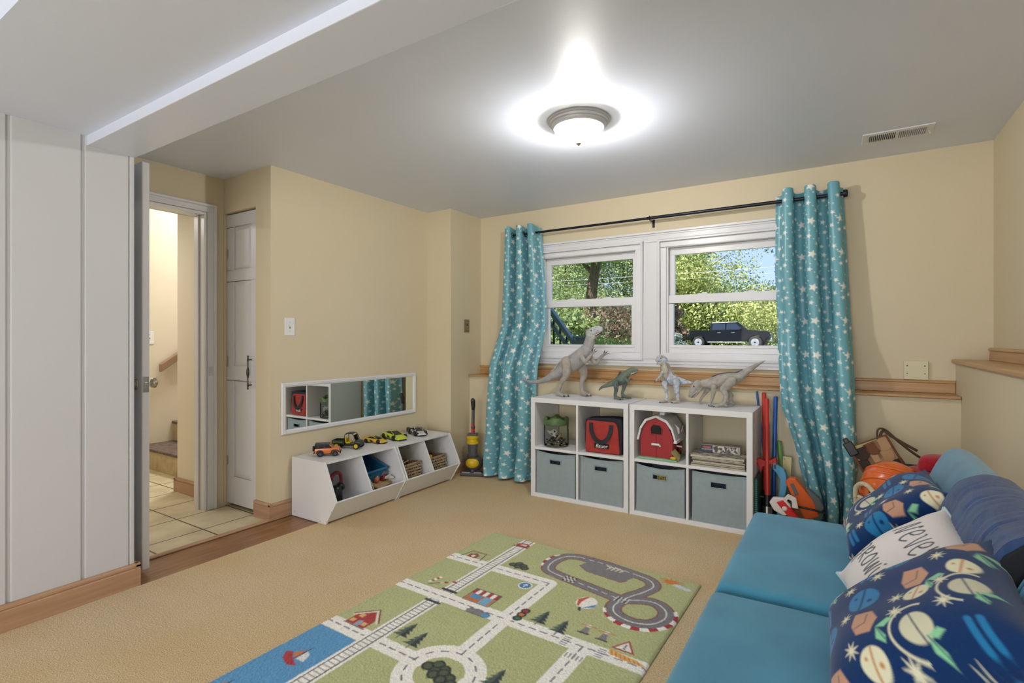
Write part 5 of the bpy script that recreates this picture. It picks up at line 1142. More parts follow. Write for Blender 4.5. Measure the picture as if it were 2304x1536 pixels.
# back sections: profile in (x, z), swept along y with rounded ends
BP = [(.185, .36), (.205, .46), (.240, .57), (.285, .68), (.315, .742), (.335, .762), (.360, .770), (.390, .762), (.420, .735), (.440, .68), (.435, .60), (.40, .46), (.36, .36)]
def back(name, m, y0, y1, off=0, inset=.0, top=0, nseg=16, wr=0):
    secs = []; c = (.32, .57); pr = spline(BP+[BP[0]], 3)[:-1]
    ysl = [0, .006, .016, .03]+[.03+(y1-y0-.06)*i/nseg for i in range(1, nseg)]+[y1-y0-.03, y1-y0-.016, y1-y0-.006, y1-y0]
    for yy in ysl:
        d = min(yy, y1-y0-yy); k = 1-(.10*max(0, 1-d/.03)**2)-inset
        secs.append([(c[0]+(p[0]-c[0])*k-off*(1 if p[0] < .36 else .2)-(wr*.5*(math.sin(yy*90+p[1]*30)+math.sin(yy*57+p[1]*11)) if p[1] > .45 else 0), y0+yy, c[1]+(p[1]-c[1])*k+top*(1 if p[1] > .7 else .3)) for p in pr])
    return MB().loft(secs).build(name, m, sofa, smooth='angle')
back('back_cushion', TEALB, .285, .85, wr=.002)
back('back_cushion', TEALB, -.85, -.285, wr=.002)
mb = MB()
CPF = [(.150, .44), (.170, .50), (.205, .60), (.245, .70), (.272, .752), (.300, .775), (.345, .790), (.40, .775), (.425, .72), (.40, .6), (.34, .44)]
pr = spline(CPF+[CPF[0]], 4)[:-1]; secs = []
for i in range(60):
    yy = -.262+.53*i/59; wv = .0009*math.sin(i*1.15+math.sin(i*.4)*2)+.0012*math.sin(i*2.9+1)
    secs.append([(p[0]-wv*(1 if p[1] > .60 else .4), yy+.012*math.sin(p[1]*9), p[1]+wv*.9*(1 if p[1] > .72 else .3)) for p in pr])
mb.loft(secs, caps=True); mb.build('center_console', DENIM, sofa, smooth='angle')
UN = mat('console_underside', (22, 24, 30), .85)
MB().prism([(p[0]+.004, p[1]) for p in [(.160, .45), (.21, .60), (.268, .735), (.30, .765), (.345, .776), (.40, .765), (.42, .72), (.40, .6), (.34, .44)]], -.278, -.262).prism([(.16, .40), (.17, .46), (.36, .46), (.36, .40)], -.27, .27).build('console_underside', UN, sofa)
for yy in (.300, -.300, .318, -.318): MB().tube([(p[0]-.001, yy, p[1]+.001) for p in spline(BP[1:10], 4)], .003, 8).build('seam_piping', TEALB, sofa, smooth=True)

# ================================================================ PILLOWS
def pillow(label, loc, R_, a, b_, th, painter, m, seed, piping=None, dent=0):
    n = 190; uv = np.linspace(-1, 1, n); U, V_ = np.meshgrid(uv, uv)
    P = Paint((U+1)*a, (V_+1)*b_, (22, 52, 98), .0045); painter(P, a, b_)
    root = thing('throw_pillow', label, 'pillow', loc, rot=R_, group=None)
    e = np.clip((1-U**4)*(1-V_**4), 0, 1)**.55
    nzr = np.random.default_rng(seed); wr = np.zeros_like(U)
    for k in range(7):
        ang = nzr.uniform(0, PI); f = nzr.uniform(2.5, 8); ph = nzr.uniform(0, 6); wr += np.sin((U*math.cos(ang)+V_*math.sin(ang))*f+ph)*.0035/(f*.3)
    pinch = 1-.085*(1-V_**2)*U**2; pinch2 = 1-.085*(1-U**2)*V_**2
    Xp = a*U*pinch; Yp = b_*V_*pinch2; Z = th*e*(1+.0*U)+wr*e
    Z += dent*np.exp(-((U-.1)**2+(V_-.2)**2)*3)
    crn = np.abs(U*V_)**6*.02
    top = np.stack([Xp, Yp, Z+crn], -1); bot = np.stack([Xp, Yp, -Z*.8+crn], -1)
    P.c = P.c[::-1].copy()
    grid_mesh('cover_front', top, P.c, m, root)
    grid_mesh('cover_back', bot[:, ::-1].copy(), P.c[:, ::-1].copy(), m, root)
    if piping:
        rim = []; 
        for i in range(0, n, 3): rim.append(top[0, i])
        for i in range(0, n, 3): rim.append(top[i, -1])
        for i in range(n-1, -1, -3): rim.append(top[-1, i])
        for i in range(n-1, -1, -3): rim.append(top[i, 0])
        MB().tube([tuple(p) for p in rim]+[tuple(rim[0])], .0042, 8, caps=False).build('piping', piping, root, smooth=True)
    return root
FLE = mat('fleece_print', (255, 255, 255), .95, vcol=True, sheen=.2, bump=(600, .3, .002), spec=.1)
MINT = (140, 205, 160); TAN = (196, 150, 122); CREAM = (226, 222, 190); TB = (40, 120, 170)
def space_print(seed):
    def f(P, a, b_):
        r = random.Random(seed); W_, H_ = 2*a, 2*b_
        P.c *= (.95+.1*RNG.random(P.c.shape[:2]))[..., None]
        def sparkle(x, y, s_): P.star(x, y, s_, CREAM, 8, .38, r.uniform(0, 1))
        def planet(x, y, s_, c, c2):
            P.disc(x, y, s_, c); P.line([(x-s_*.9, y-s_*.2), (x+s_*.9, y+s_*.25)], s_*.16, c2); P.disc(x+s_*.3, y-s_*.4, s_*.16, c2); P.disc(x-s_*.35, y+s_*.45, s_*.12, c2)
        def ringed(x, y, s_, c): P.ring(x, y, s_*1.35, s_*.12, CREAM, .3, 3.6); P.disc(x, y, s_*.8, c); P.line([(x-s_*.8, y+s_*.1), (x+s_*.8, y-s_*.1)], s_*.08, (30, 50, 90))
        def leafy(x, y, s_):
            P.poly([(x, y), (x+s_, y-.5*s_), (x+1.5*s_, y-.3*s_), (x+.9*s_, y+.25*s_)], MINT); P.poly([(x, y), (x-.4*s_, y-s_), (x-.1*s_, y-1.4*s_), (x+.3*s_, y-.6*s_)], MINT); P.line([(x, y), (x+1.2*s_, y-.35*s_)], s_*.06, (40, 80, 90))
        def patch(x, y, s_): P.poly([(x-s_, y+.6*s_), (x-.7*s_, y-.5*s_), (x+.2*s_, y-.8*s_), (x+s_, y-.2*s_), (x+.8*s_, y+.7*s_), (x, y+.9*s_)], TAN); P.line([(x-.5*s_, y-.2*s_), (x+.2*s_, y+.0), (x+.3*s_, y+.7*s_)], s_*.06, (90, 70, 80))
        g = [(0, 0), (1, 0), (2, 0), (3, 0), (0, 1), (1, 1), (2, 1), (3, 1), (0, 2), (1, 2), (2, 2), (3, 2), (0, 3), (1, 3), (2, 3), (3, 3)]
        for k, (i, j) in enumerate(g):
            x = (i+.5+.18*r.uniform(-1, 1))*W_/4+(.0 if j % 2 else .02); y = (j+.5+.18*r.uniform(-1, 1))*H_/4; q = (i*2+j*3+seed) % 5
            if q == 0: planet(x, y, .036, TB, (20, 60, 110))
            elif q == 1: ringed(x, y, .036, (206, 204, 176)); leafy(x+.02, y-.01, .022)
            elif q == 2: patch(x, y, .034); leafy(x+.03, y-.02, .026)
            elif q == 3: P.line([(x-.02, y-.008), (x+.02, y-.004)], .011, TB); P.line([(x-.02, y+.010), (x+.02, y+.014)], .011, TB)
            else: planet(x, y, .026, CREAM, (200, 140, 90))
            sparkle(x+.046+.008*r.uniform(-1, 1), y+.044, .017)
    return f
def never_print(P, a, b_):
    P.c[:] = lin((232, 226, 222)); INK = (34, 44, 62)
    def glyph(strokes, ox, oy, s_, wd=.0052):
        for st_ in strokes: P.line([(ox+q[0]*s_, oy-q[1]*s_) for q in spline([(p[0], p[1], 0) for p in st_], 5)], wd, INK)
    L = {'n': ([[(0, 0), (.05, .5), (.1, 1.0), (.16, .9), (.2, .4), (.28, .02), (.36, .4), (.45, 1.0), (.52, .9)]], .52), 'e': ([[(0, .45), (.25, .55), (.34, .8), (.2, .98), (.05, .75), (.02, .3), (.18, .02), (.42, .2)]], .42),
         'v': ([[(0, .95), (.08, .9), (.16, .4), (.24, .02), (.34, .4), (.44, 1.0)]], .46), 'r': ([[(0, 1.0), (.06, .5), (.1, 0)], [(.03, .7), (.2, 1.05), (.36, .85), (.3, .55), (.08, .45), (.25, .25), (.44, .0)]], .46),
         'g': ([[(.36, .85), (.18, 1.0), (.02, .7), (.1, .35), (.32, .5), (.38, .9), (.34, .1), (.2, -.5), (.02, -.3), (.2, -.02), (.46, .25)]], .48), 'o': ([[(.2, 1.0), (.02, .6), (.1, .1), (.3, .1), (.4, .6), (.22, 1.0), (.1, .85)]], .44),
         'w': ([[(0, .95), (.06, .3), (.16, .02), (.24, .5), (.3, .9), (.34, .3), (.44, .02), (.54, .95)]], .58), 'i': ([[(.06, .8), (.08, .2), (.16, .05)], [(.06, 1.1), (.10, 1.15)]], .2), 'p': ([[(.06, 1), (.06, -.6)], [(.06, .8), (.25, 1.0), (.4, .6), (.25, .2), (.06, .3)]], .46), 'u': ([[(0, .9), (.06, .2), (.2, .02), (.34, .3), (.38, .9), (.38, .1), (.46, .02)]], .5)}
    for word, y, s_ in (('never', .130, .066), ('growing', .245, .052)):
        W_ = sum(L[c][1]+.12 for c in word)*s_*1.15; x = a-W_/2+.015
        for c in word: glyph([[(q[0]*1.15, q[1]) for q in st_] for st_ in L[c][0]], x, y, s_); x += (L[c][1]+.12)*s_*1.15
def euler(n_, up, spin=0):
    """pillow local z -> n_, local y -> up"""
    z = Vector(n_).normalized(); y = Vector(up); y = (y-z*y.dot(z)).normalized(); x = y.cross(z)
    M = Matrix((x, y, z)).transposed(); return (M.to_4x4() @ RZ(spin)).to_euler()
LIN = mat('pillow_linen', (255, 255, 255), .85, vcol=True, bump=(500, .3, .001))
NRM, UPV = (-.69, 0, .72), (.7, 0, .7)
pillow('dark blue fleece throw pillow with space print, farthest of the three on the sofa', (.145, 2.15, .580), euler(NRM, UPV, .06), .200, .175, .075, space_print(3), FLE, 4)
pillow('white throw pillow with black handwriting and pale piping between the two blue ones', (.146, 1.645, .570), euler((-.66, -.12, .72), UPV, .05), .185, .170, .070, never_print, LIN, 2, piping=mat('piping_aqua', (176, 208, 214), .7))
pillow('dark blue fleece throw pillow with space print, nearest of the three on the sofa', (.135, 1.318, .575), euler((-.66, -.10, .72), UPV, -.10), .185, .20, .095, space_print(7), FLE, 6)
# ================================================================ TOYS LEANING BY THE RIGHT CURTAIN
RS = mat('saber_red', (196, 52, 44), .3); BS = mat('saber_blue', (34, 92, 176), .3); GS = mat('saber_green', (120, 170, 90), .35)
def saber(label, p0, p1, m, hilt=.16, guard=False, r_=.0135):
    t = thing('toy_sword', label, 'toy sword', p0); d = Vector(p1)-Vector(p0); u = d.normalized()
    MB().tube([u*hilt*.8, d-u*.01, d-u*.003, d], [r_, r_*.92, r_*.75, r_*.3], 16).build('blade', m, t, smooth='angle')
    hs = MB().tube([(0, 0, 0), u*hilt], r_*1.35, 16)
    for k in range(6): hs.tube([u*hilt*(.1+.13*k), u*hilt*(.15+.13*k)], r_*1.6, 16)
    h_ = hs.build('hilt', BLACKP, t, smooth='angle')
    if guard: MB().tube([u*hilt*.92+Vector((-.055, 0, 0)), u*hilt*.92+Vector((.055, 0, 0))], .0065, 10).build('crossguard', BLACKP, t, smooth='angle'); MB().tube([u*hilt*.35, u*hilt*.65], r_*1.75, 18).build('ring', CHROME, t, smooth='angle')
    return t
saber('red toy sword with a black crossguard leaning nearest the shelf unit', (-.385, 3.50, .03), (-.401, 3.60, .800), RS, .19, True, .0155)
saber('taller red toy sword directly behind the crossguard one', (-.405, 3.61, .02), (-.428, 3.70, .828), RS, .20, False, .0145)
saber('long blue toy sword standing upright beside the red ones', (-.372, 3.66, .02), (-.362, 3.715, .806), BS, .15)
saber('blue toy sword tilted left behind the shelf unit with only its tip showing', (-.392, 3.757, .02), (-.478, 3.757, .828), BS, .15, r_=.0072)
saber('pale green toy blade leaning low behind the blue sword', (-.290, 3.68, .02), (-.345, 3.735, .52), GS, .15, r_=.016)
gc = thing('foam_claw', 'red foam claw-like hand guard around the red toy swords', 'toy', (-.398, 3.53, .40))
RF = mat('foam_red', (192, 50, 48), .6)
MB().prism([(-.058, .018), (-.04, .034), (-.012, .022), (.02, .028), (.052, .048), (.060, .020), (.056, -.014), (.034, -.022), (.012, -.008), (-.02, -.02), (-.030, -.060), (-.046, -.010)], .012, .045).build('guard', RF, gc, bevel=.006, seg=3)
for i in range(3): MB().box(.020+.013*i, .028+.013*i, .006, .014, -.020, .006).build('slot', BLACKP, gc)
fb = thing('foam_axe', 'light blue curved foam toy weapon beside the blue sword', 'toy', (-.330, 3.55, .03), 0)
FBL = mat('foam_blue', (92, 164, 204), .6)
MB().prism([(-.01, 0), (.03, 0), (.035, .18), (.048, .26), (.046, .32), (.028, .355), (.0, .372), (-.030, .385), (-.034, .350), (-.012, .325), (.008, .290), (.006, .235), (-.006, .16)], -.012, .016).build('foam_body', FBL, fb, bevel=.006, seg=3)
MB().tube([(.038, -.014, .345), (.046, -.014, .31), (.046, -.014, .285)], .004, 8).build('groove', mat('foam_blue_dark', (50, 100, 140), .6), fb)
bf = thing('foam_board', 'cream foam board leaning on the wall between the blue toy and the curtain', 'board', (-.302, 3.66, .26), .2, rot=(-.10, .04, .0))
MB().box(-.022, .028, -.006, .006, 0, .175).build('board', mat('cream_foam', (214, 204, 150), .7), bf, bevel=.003)
MB().lathe([(.003, 0), (.003, .001), (0, .001)], 10, M=T(-.012, -.006, .16) @ RX(PI/2)).build('hole', BLACKP, bf)
bl_ = thing('toy_blaster', 'red, white and blue toy blaster leaning beside the sofa', 'toy blaster', (-.165, 3.42, .02), rot=(0, -.62, 0))
WHP = mat('blaster_white', (226, 222, 220), .35); RDP = mat('blaster_red', (206, 34, 36), .35)
MB().prism([(-.055, .27), (-.02, .285), (.03, .255), (.035, .21), (.02, .16), (-.03, .17), (-.06, .22)], -.018, .018).build('grip_housing', WHP, bl_, bevel=.008, seg=3)
MB().prism([(-.02, .255), (.02, .25), (.03, .18), (.035, .09), (.04, .01), (.0, .0), (-.02, .08), (-.012, .16)], -.022, .022).build('barrel_shell', RDP, bl_, bevel=.006, seg=3)
MB().prism([(.012, .25), (.06, .262), (.085, .225), (.06, .17), (.034, .19), (.055, .222), (.045, .238), (.020, .228)], -.010, .010).build('trigger_guard', WHP, bl_, bevel=.003)
MB().prism([(-.075, .13), (-.022, .16), (.0, .03), (.0, .0), (-.05, .0)], -.020, .015).build('stock', mat('blaster_blue', (96, 168, 212), .4), bl_, bevel=.006)
MB().ell((.0, -.022, .205), (.014, .006, .014)).build('knob', WHP, bl_, smooth=True)
cs_ = thing('toy_chainsaw', 'orange and grey toy chainsaw leaning at the foot of the right curtain', 'toy chainsaw', (-.095, 3.50, .035), rot=(0, -.46, 0))
ORP = mat('saw_orange', (220, 96, 34), .35); GYP = mat('saw_grey', (96, 98, 102), .45)
MB().prism([(-.045, .11), (.035, .11), (.045, .20), (.03, .28), (.015, .345), (-.015, .36), (-.045, .345), (-.05, .24)], -.028, .028).build('saw_body', ORP, cs_, bevel=.008, seg=3)
MB().prism([(-.030, .255), (-.008, .255), (-.006, .325), (-.026, .325)], -.0295, -.026).build('grip_opening', GYP, cs_, bevel=.002)
MB().prism([(.036, .12), (.075, .14), (.080, .20), (.05, .27), (.035, .27)], -.024, .024).build('motor_cover', GYP, cs_, bevel=.006)
MB().prism([(-.035, .11), (-.005, .11), (.0, .0), (-.02, -.02), (-.045, .0)], -.005, .005).build('guide_bar', mat('saw_silver', (172, 174, 178), .3, .6), cs_, bevel=.002)
MB().tube(spline([(-.05, -.03, .20), (-.02, -.045, .185), (.03, -.045, .155), (.07, -.03, .12)], 5), .006, 10).build('front_handle', BLACKP, cs_, smooth=True)
MB().tube(spline([(-.02, -.03, .06), (.02, -.035, .07), (.06, -.03, .05)], 5), .006, 10).build('lower_handle', BLACKP, cs_, smooth=True)
gb = thing('storage_crate', 'dark green ribbed crate standing beside the right shelf unit', 'crate', (-.405, 3.42, 0))
GCR = mat('crate_green', (24, 78, 74), .5)
mb = MB().box(-.043, -.026, 0, .27, 0, .335); mb.build('crate_wall', GCR, gb, bevel=.004)
mb = MB()
for i in range(26): mb.box(-.042, -.027, -.003, .0, .012+i*.0122, .017+i*.0122)
mb.build('stitched_ribs', mat('crate_green_light', (66, 150, 140), .6), gb)
# ================================================================ BASKET CORNER (between the curtain and the sofa end)
bk = thing('rope_basket', 'cream rope basket holding hats behind the sofa end', 'basket', (.235, 3.10, 0))
RP = mat('rope_cream', (226, 214, 188), .9, noise_=(40, (200, 184, 152), 4, .25), bump=(220, .8, .004))
n = 64; rows = []
for i in range(31):
    z = .006+.40*i/30
    for k in range(4):
        a = k*PI/2; rr = .165+.022*i/30+.0068*math.cos(a); rows.append((rr, z+.0067*math.sin(a)))
rows = [(.165+.022*i/120+.006*abs(math.sin(PI*i*30/120)), .004+.412*i/120) for i in range(121)]
inner = [(r_-.016, z_) for r_, z_ in rows[::-6]]
MB().lathe([(0.01, .004)]+rows+inner+[(.01, .02)], n, caps=False).build('coil_wall', RP, bk, smooth=True)
for s_ in (-1, 1):
    A = math.radians(218 if s_ < 0 else 38)
    c = Vector((math.cos(A)*.185, math.sin(A)*.185, .40)); tdir = Vector((-math.sin(A), math.cos(A), 0))
    MB().tube(spline([c-tdir*.06, c-tdir*.055+Vector((0, 0, .05)), c-tdir*.02+Vector((0, 0, .078)), c+tdir*.02+Vector((0, 0, .078)), c+tdir*.055+Vector((0, 0, .05)), c+tdir*.06], 5), .011, 10).build('handle', RP, bk, smooth=True)
hm = thing('toy_helmet', 'shiny orange toy hard hat resting in the rope basket', 'helmet', (.195, 3.05, .470), rot=tuple(Vector((-.30, -.62, .72)).to_track_quat('Z', 'Y').to_euler()))
HO = mat('helmet_orange', (226, 104, 36), .18, coat=.4)
MB().lathe([(.128, -.055), (.132, -.05), (.130, -.02), (.122, .025), (.100, .068), (.065, .095), (.03, .105), (0, .107)], 48, caps=False).build('shell', HO, hm, smooth=True)
for y in (-.035, 0, .035): MB().tube(spline([(-.117, y, .015), (-.095, y, .064), (-.053, y, .096), (0, y*.9, .104), (.053, y, .096), (.095, y, .064), (.117, y, .015)], 5), .006, 10).build('ridge', HO, hm, smooth=True)
MB().lathe([(.128, -.060), (.150, -.058), (.152, -.052), (.130, -.044)], 48, caps=False).build('brim', HO, hm, smooth='angle')
Q_ = hm.rotation_euler.to_matrix().inverted(); dl = Q_ @ Vector((-.60, -.78, -.10)).normalized(); e_ = Vector((dl.x*.127, dl.y*.127, max(dl.z*.10, -.02)))
MM = T(*e_) @ Vector((dl.x, dl.y, dl.z)).to_track_quat('Z', 'Y').to_matrix().to_4x4()
MB().lathe([(0, .008), (.016, .008), (.021, .005), (.024, -.004)], 24, M=MM).box(-.010, .010, -.028, .0, -.004, .007, M=MM).build('side_boss', BLACKP, hm, smooth='angle', bevel=.002)
cp = thing('cap', 'red felt cap with a wide brim lying behind the orange hard hat', 'cap', (.365, 3.16, .555), rot=(.1, -.1, .35)); cp.scale = (.85, .85, .8)
RFT = mat('cap_red', (186, 20, 40), .9, sheen=.3, noise_=(60, (160, 14, 34), 3, .2))
MB().loft([[(x*k+dx, y*k, z) for x, y in [(.075*math.cos(2*PI*j/32), .062*math.sin(2*PI*j/32)) for j in range(32)]] for k, dx, z in ((1.0, 0, -.01), (1.0, .002, .02), (.98, .008, .05), (.90, .012, .066), (.70, .014, .074), (.2, .014, .076))]).build('crown', RFT, cp, smooth=True)
MB().loft([[(x*k-.02, y*k, z) for x, y in [(.10*math.cos(2*PI*j/32), .08*math.sin(2*PI*j/32)) for j in range(32)]] for k, z in ((.2, -.008), (.8, -.008), (1.35, -.026), (1.4, -.024), (1.36, -.018), (.8, -.001), (.2, -.001))]).build('brim', RFT, cp, smooth=True)
qb = thing('costume_quiver', 'brown and tan scalloped costume bag with a black buckle behind the hard hat', 'bag', (.185, 3.50, .455), rot=(-.12, -.52, .1)); qb.scale = (1.2, 1.2, 1.2)
Q1, Q2, Q3, Q4 = mat('felt_dark_brown', (66, 50, 44), .9), mat('felt_tan', (190, 150, 112), .9), mat('felt_brown', (120, 76, 50), .9), mat('felt_cream', (216, 200, 150), .9)
MB().prism([(-.075, -.10), (.075, -.10), (.085, .13), (-.06, .14)], -.018, .022).build('bag_body', Q4, qb, bevel=.006, seg=3)
sc = [(-.045, -.055, 1), (.0, -.06, 1), (.045, -.055, 1), (-.025, -.005, 2), (.02, -.01, 2), (.06, -.005, 1), (-.04, .045, 1), (.0, .045, 2), (.045, .05, 2), (.015, .10, 3), (-.035, .095, 1), (.06, .10, 2)]
for i, (x, z, c) in enumerate(sc):
    pts = [(x+.030*math.cos(a), z+.030*math.sin(a)) for a in [PI+PI*k/10 for k in range(11)]]+[(x+.030, z+.028), (x-.030, z+.028)]
    MB().prism(pts, -.021-.0012*(i//3)-.002, -.018-.0012*(i//3)).build('felt_scale', [Q4, Q1, Q2, Q3][c], qb, bevel=.001)
MB().tube([(-.078, -.026, -.10), (-.068, -.026, .142), (.088, -.026, .132), (.078, -.026, -.10)], .0055, 8).build('binding', Q3, qb)
MB().box(-.085, -.045, -.034, -.016, .10, .165).box(-.075, -.052, -.030, -.018, .16, .185).build('buckle', BLACKP, qb, bevel=.005)
MB().tube(spline([(.05, -.01, .125), (.075, -.015, .165), (.10, -.01, .15), (.12, .0, .08), (.15, .01, .0), (.19, .02, -.07)], 6), .008, 10, flat=.5).tube(spline([(.06, .0, .125), (.09, -.005, .15), (.11, -.005, .11), (.16, .01, .02)], 6), .006, 10).build('strap', mat('strap_brown', (92, 70, 56), .8), qb, smooth=True)
s2 = thing('costume_strap', 'black cloth bundle behind the red cap', 'cloth', (.30, 3.30, .505))
MB().loft([[(x*k, y*k, z) for x, y in [(.09*math.cos(2*PI*j/20), .07*math.sin(2*PI*j/20)) for j in range(20)]] for k, z in ((.6, -.04), (1, -.02), (1, .0), (.7, .025), (.2, .03))]).build('cloth', mat('black_cloth', (30, 32, 36), .9), s2, smooth=True)
# ================================================================ OUTSIDE
GRASS = mat('lawn', (120, 142, 72), .95, noise_=(.8, (88, 112, 52), 6, .25), bump=(30, .5, .05)); ASPH = mat('driveway', (196, 194, 190), .9, noise_=(2, (170, 168, 164), 5, .2))
gm = MB(); gm.add([(-70, 4.25, .93), (30, 4.25, .93), (30, 30, .45), (-70, 30, .45), (-70, 110, 1.4), (30, 110, 1.4)], [(0, 1, 2, 3), (3, 2, 5, 4)])
tag(gm.build('lawn', GRASS), 'green lawn outside the windows', 'ground', kind='structure')
tag(MB().add([(-60, 33, .44), (25, 33, .44), (25, 44, .48), (-60, 44, .48)], [(0, 1, 2, 3)]).build('driveway', ASPH, loc=(0, 0, .085)), 'pale driveway under the pickup truck', 'driveway', kind='structure')
def leaf_mat(name, c1, c2):
    m = bpy.data.materials.new(name); m.use_nodes = True; t = m.node_tree; b = t.nodes['Principled BSDF']; N_ = t.nodes; L = t.links
    oi = N_.new('ShaderNodeTexCoord'); n = N_.new('ShaderNodeTexNoise'); n.inputs['Scale'].default_value = 1.1; n.inputs['Detail'].default_value = 5
    r = N_.new('ShaderNodeValToRGB'); r.color_ramp.elements[0].color = (*lin(c1), 1); r.color_ramp.elements[1].color = (*lin(c2), 1); r.color_ramp.elements[0].position = .38; r.color_ramp.elements[1].position = .62
    L.new(oi.outputs['Object'], n.inputs['Vector']); L.new(n.outputs['Fac'], r.inputs[0]); L.new(r.outputs[0], b.inputs['Base Color']); b.inputs['Roughness'].default_value = .6
    tr = N_.new('ShaderNodeBsdfTranslucent'); mx = N_.new('ShaderNodeMixShader'); mx.inputs[0].default_value = .35
    L.new(r.outputs[0], tr.inputs[0]); L.new(b.outputs[0], mx.inputs[1]); L.new(tr.outputs[0], mx.inputs[2]); L.new(mx.outputs[0], N_['Material Output'].inputs[0])
    return m
LM = [leaf_mat('leaves_yellow_green', (150, 162, 90), (198, 202, 128)), leaf_mat('leaves_mid_green', (106, 126, 78), (160, 174, 112)), leaf_mat('leaves_dark_green', (66, 92, 62), (120, 146, 96)), leaf_mat('leaves_burgundy', (96, 72, 66), (140, 124, 96)), leaf_mat('leaves_silver', (110, 124, 110), (190, 198, 190))]
BARK = mat('bark', (124, 104, 84), .95, noise_=(9, (76, 60, 48), 6, .2, (3, 3, .5)), bump=(14, 1, .08, (3, 3, .5)))
def leaves(seed, lobes, n, s_, drop=0):
    g = np.random.default_rng(seed); L = np.array(lobes, float); vol = L[:, 3]*L[:, 4]*L[:, 5]; pick = g.choice(len(L), n, p=vol/vol.sum()); B_ = L[pick]
    d = g.normal(size=(n, 3)); d /= np.linalg.norm(d, axis=1)[:, None]; rad = g.random(n)**.38
    C_ = B_[:, :3]+d*rad[:, None]*B_[:, 3:6]
    a = g.normal(size=(n, 3)); a /= np.linalg.norm(a, axis=1)[:, None]; b_ = np.cross(a, g.normal(size=(n, 3))); b_ /= np.linalg.norm(b_, axis=1)[:, None]
    sz = s_*(.6+.8*g.random(n))[:, None]
    V = np.stack([C_-a*sz, C_+b_*sz*.55, C_+a*sz, C_-b_*sz*.55], 1).reshape(-1, 3)
    me = bpy.data.meshes.new('foliage'); me.vertices.add(4*n); me.vertices.foreach_set('co', V.ravel().astype(np.float32)); me.loops.add(4*n); me.loops.foreach_set('vertex_index', np.arange(4*n, dtype=np.int32))
    me.polygons.add(n); me.polygons.foreach_set('loop_start', np.arange(0, 4*n, 4, dtype=np.int32)); me.update(calc_edges=True)
    return me
def tree(label, loc, H_, W_, m, seed, n=5000, leaf=.2, trunk=.18, low=.25, name='tree', cat='tree', lean=0, lobes=None, group=None):
    t = thing(name, label, cat, loc, group=group); r = random.Random(seed)
    if lobes is None:
        lobes = []
        for k in range(11):
            z = H_*(low+(1-low)*r.random()); w_ = W_*(.30+.35*r.random())*(1-.5*abs(z/H_-.55)); a = r.uniform(0, 2*PI); q = W_*.45*r.random()
            lobes.append((q*math.cos(a), q*math.sin(a)*.7, z, w_, w_*.8, H_*.14+.1*w_))
    me = leaves(seed, lobes, n, leaf); me.materials.append(m); link('foliage', me, t)
    if trunk:
        pts = [(lean*k*.2+r.uniform(-.05, .05)*k*.3, r.uniform(-.04, .04)*k, H_*.9*k/5) for k in range(6)]
        tm = MB().tube(spline(pts, 3), [trunk*(1-.8*i/15) for i in range(16)], 10)
        for k in range(5):
            z = H_*(low*.8+.12*k); a = r.uniform(0, 6.28); tm.tube([(0, 0, z), (W_*.3*math.cos(a), W_*.25*math.sin(a), z+H_*.12), (W_*.5*math.cos(a), W_*.4*math.sin(a), z+H_*.2)], [trunk*.4, trunk*.25, trunk*.08], 7)
        tm.build('trunk', BARK, t, smooth=True)
    return t
# positions follow sight lines through the panes
tree('mature tree with a thick bare trunk just outside the left window', (-5.80, 13.0, .88), 6.0, 4.2, LM[1], 3, 5200, .075, .02, lobes=[(-.2, 0, 3.1, 1.7, 1.3, .55), (1.2, .2, 3.25, 1.2, 1, .45), (.3, 0, 2.55, 1.0, .8, .28), (-1.4, .3, 3.3, 1.0, 1, .5)], name='tree')
tk = [c for c in bpy.data.objects if c.name.startswith('trunk')][-1]; tk_par = tk.parent; bpy.data.objects.remove(tk)
MB().tube(spline([(-.10, 0, -.3), (-.06, 0, .3), (.02, 0, .9), (.05, .02, 1.35), (.10, .02, 1.75), (.20, 0, 2.3), (.26, 0, 3.2), (.3, 0, 4.5)], 5), [.185-.0022*i for i in range(36)], 18).build('trunk', BARK, tk_par, smooth=True)
MB().tube(spline([(.15, 0, 2.0), (-.5, .1, 2.7), (-1.2, .2, 3.2)], 4), .06, 9).tube(spline([(.2, 0, 2.3), (.9, .1, 2.9), (1.5, .1, 3.1)], 4), .05, 9).build('branch', BARK, tk_par, smooth=True)
BT = [(-31, 44, 13.5, 10, 1), (-24.5, 46, 12.5, 10, 0), (-20.5, 41, 9, 7, 1), (-18.5, 50, 13, 9, 2), (-14.6, 47, 12.2, 8, 1), (-13.3, 56, 14, 9, 0), (-12.6, 50, 9.0, 5, 1), (-11.6, 44, 6.8, 6, 0), (-4.6, 62, 6.9, 9, 1), (-8.6, 66, 7.0, 9, 2), (-1.3, 46, 12, 5.6, 2), (2.5, 60, 10, 9, 1), (-27, 62, 12, 13, 2), (-37, 55, 15, 12, 1)]
LB = ['tall tree behind the stair railing', 'bright yellow-green tree left of the trunk', 'mid-height tree behind the trunk', 'dark tall tree above the burgundy shrub', 'tall tree at the left edge of the right window', 'tall bright tree standing behind the tree at the left edge of the right window', 'round tree left of the patch of sky', 'low bright tree above the truck bed', 'low tree under the patch of sky', 'distant dark tree under the sky patch', 'dark tree beside the right curtain', 'far tree behind the right curtain edge', 'distant dark tree behind the left window trees', 'far left tree beyond the stair railing']
for i, (x, y, h_, w_, k) in enumerate(BT): tree(LB[i], (x, y, .55), h_, w_, LM[k], 20+i, 9500, .125, .20, low=.16)
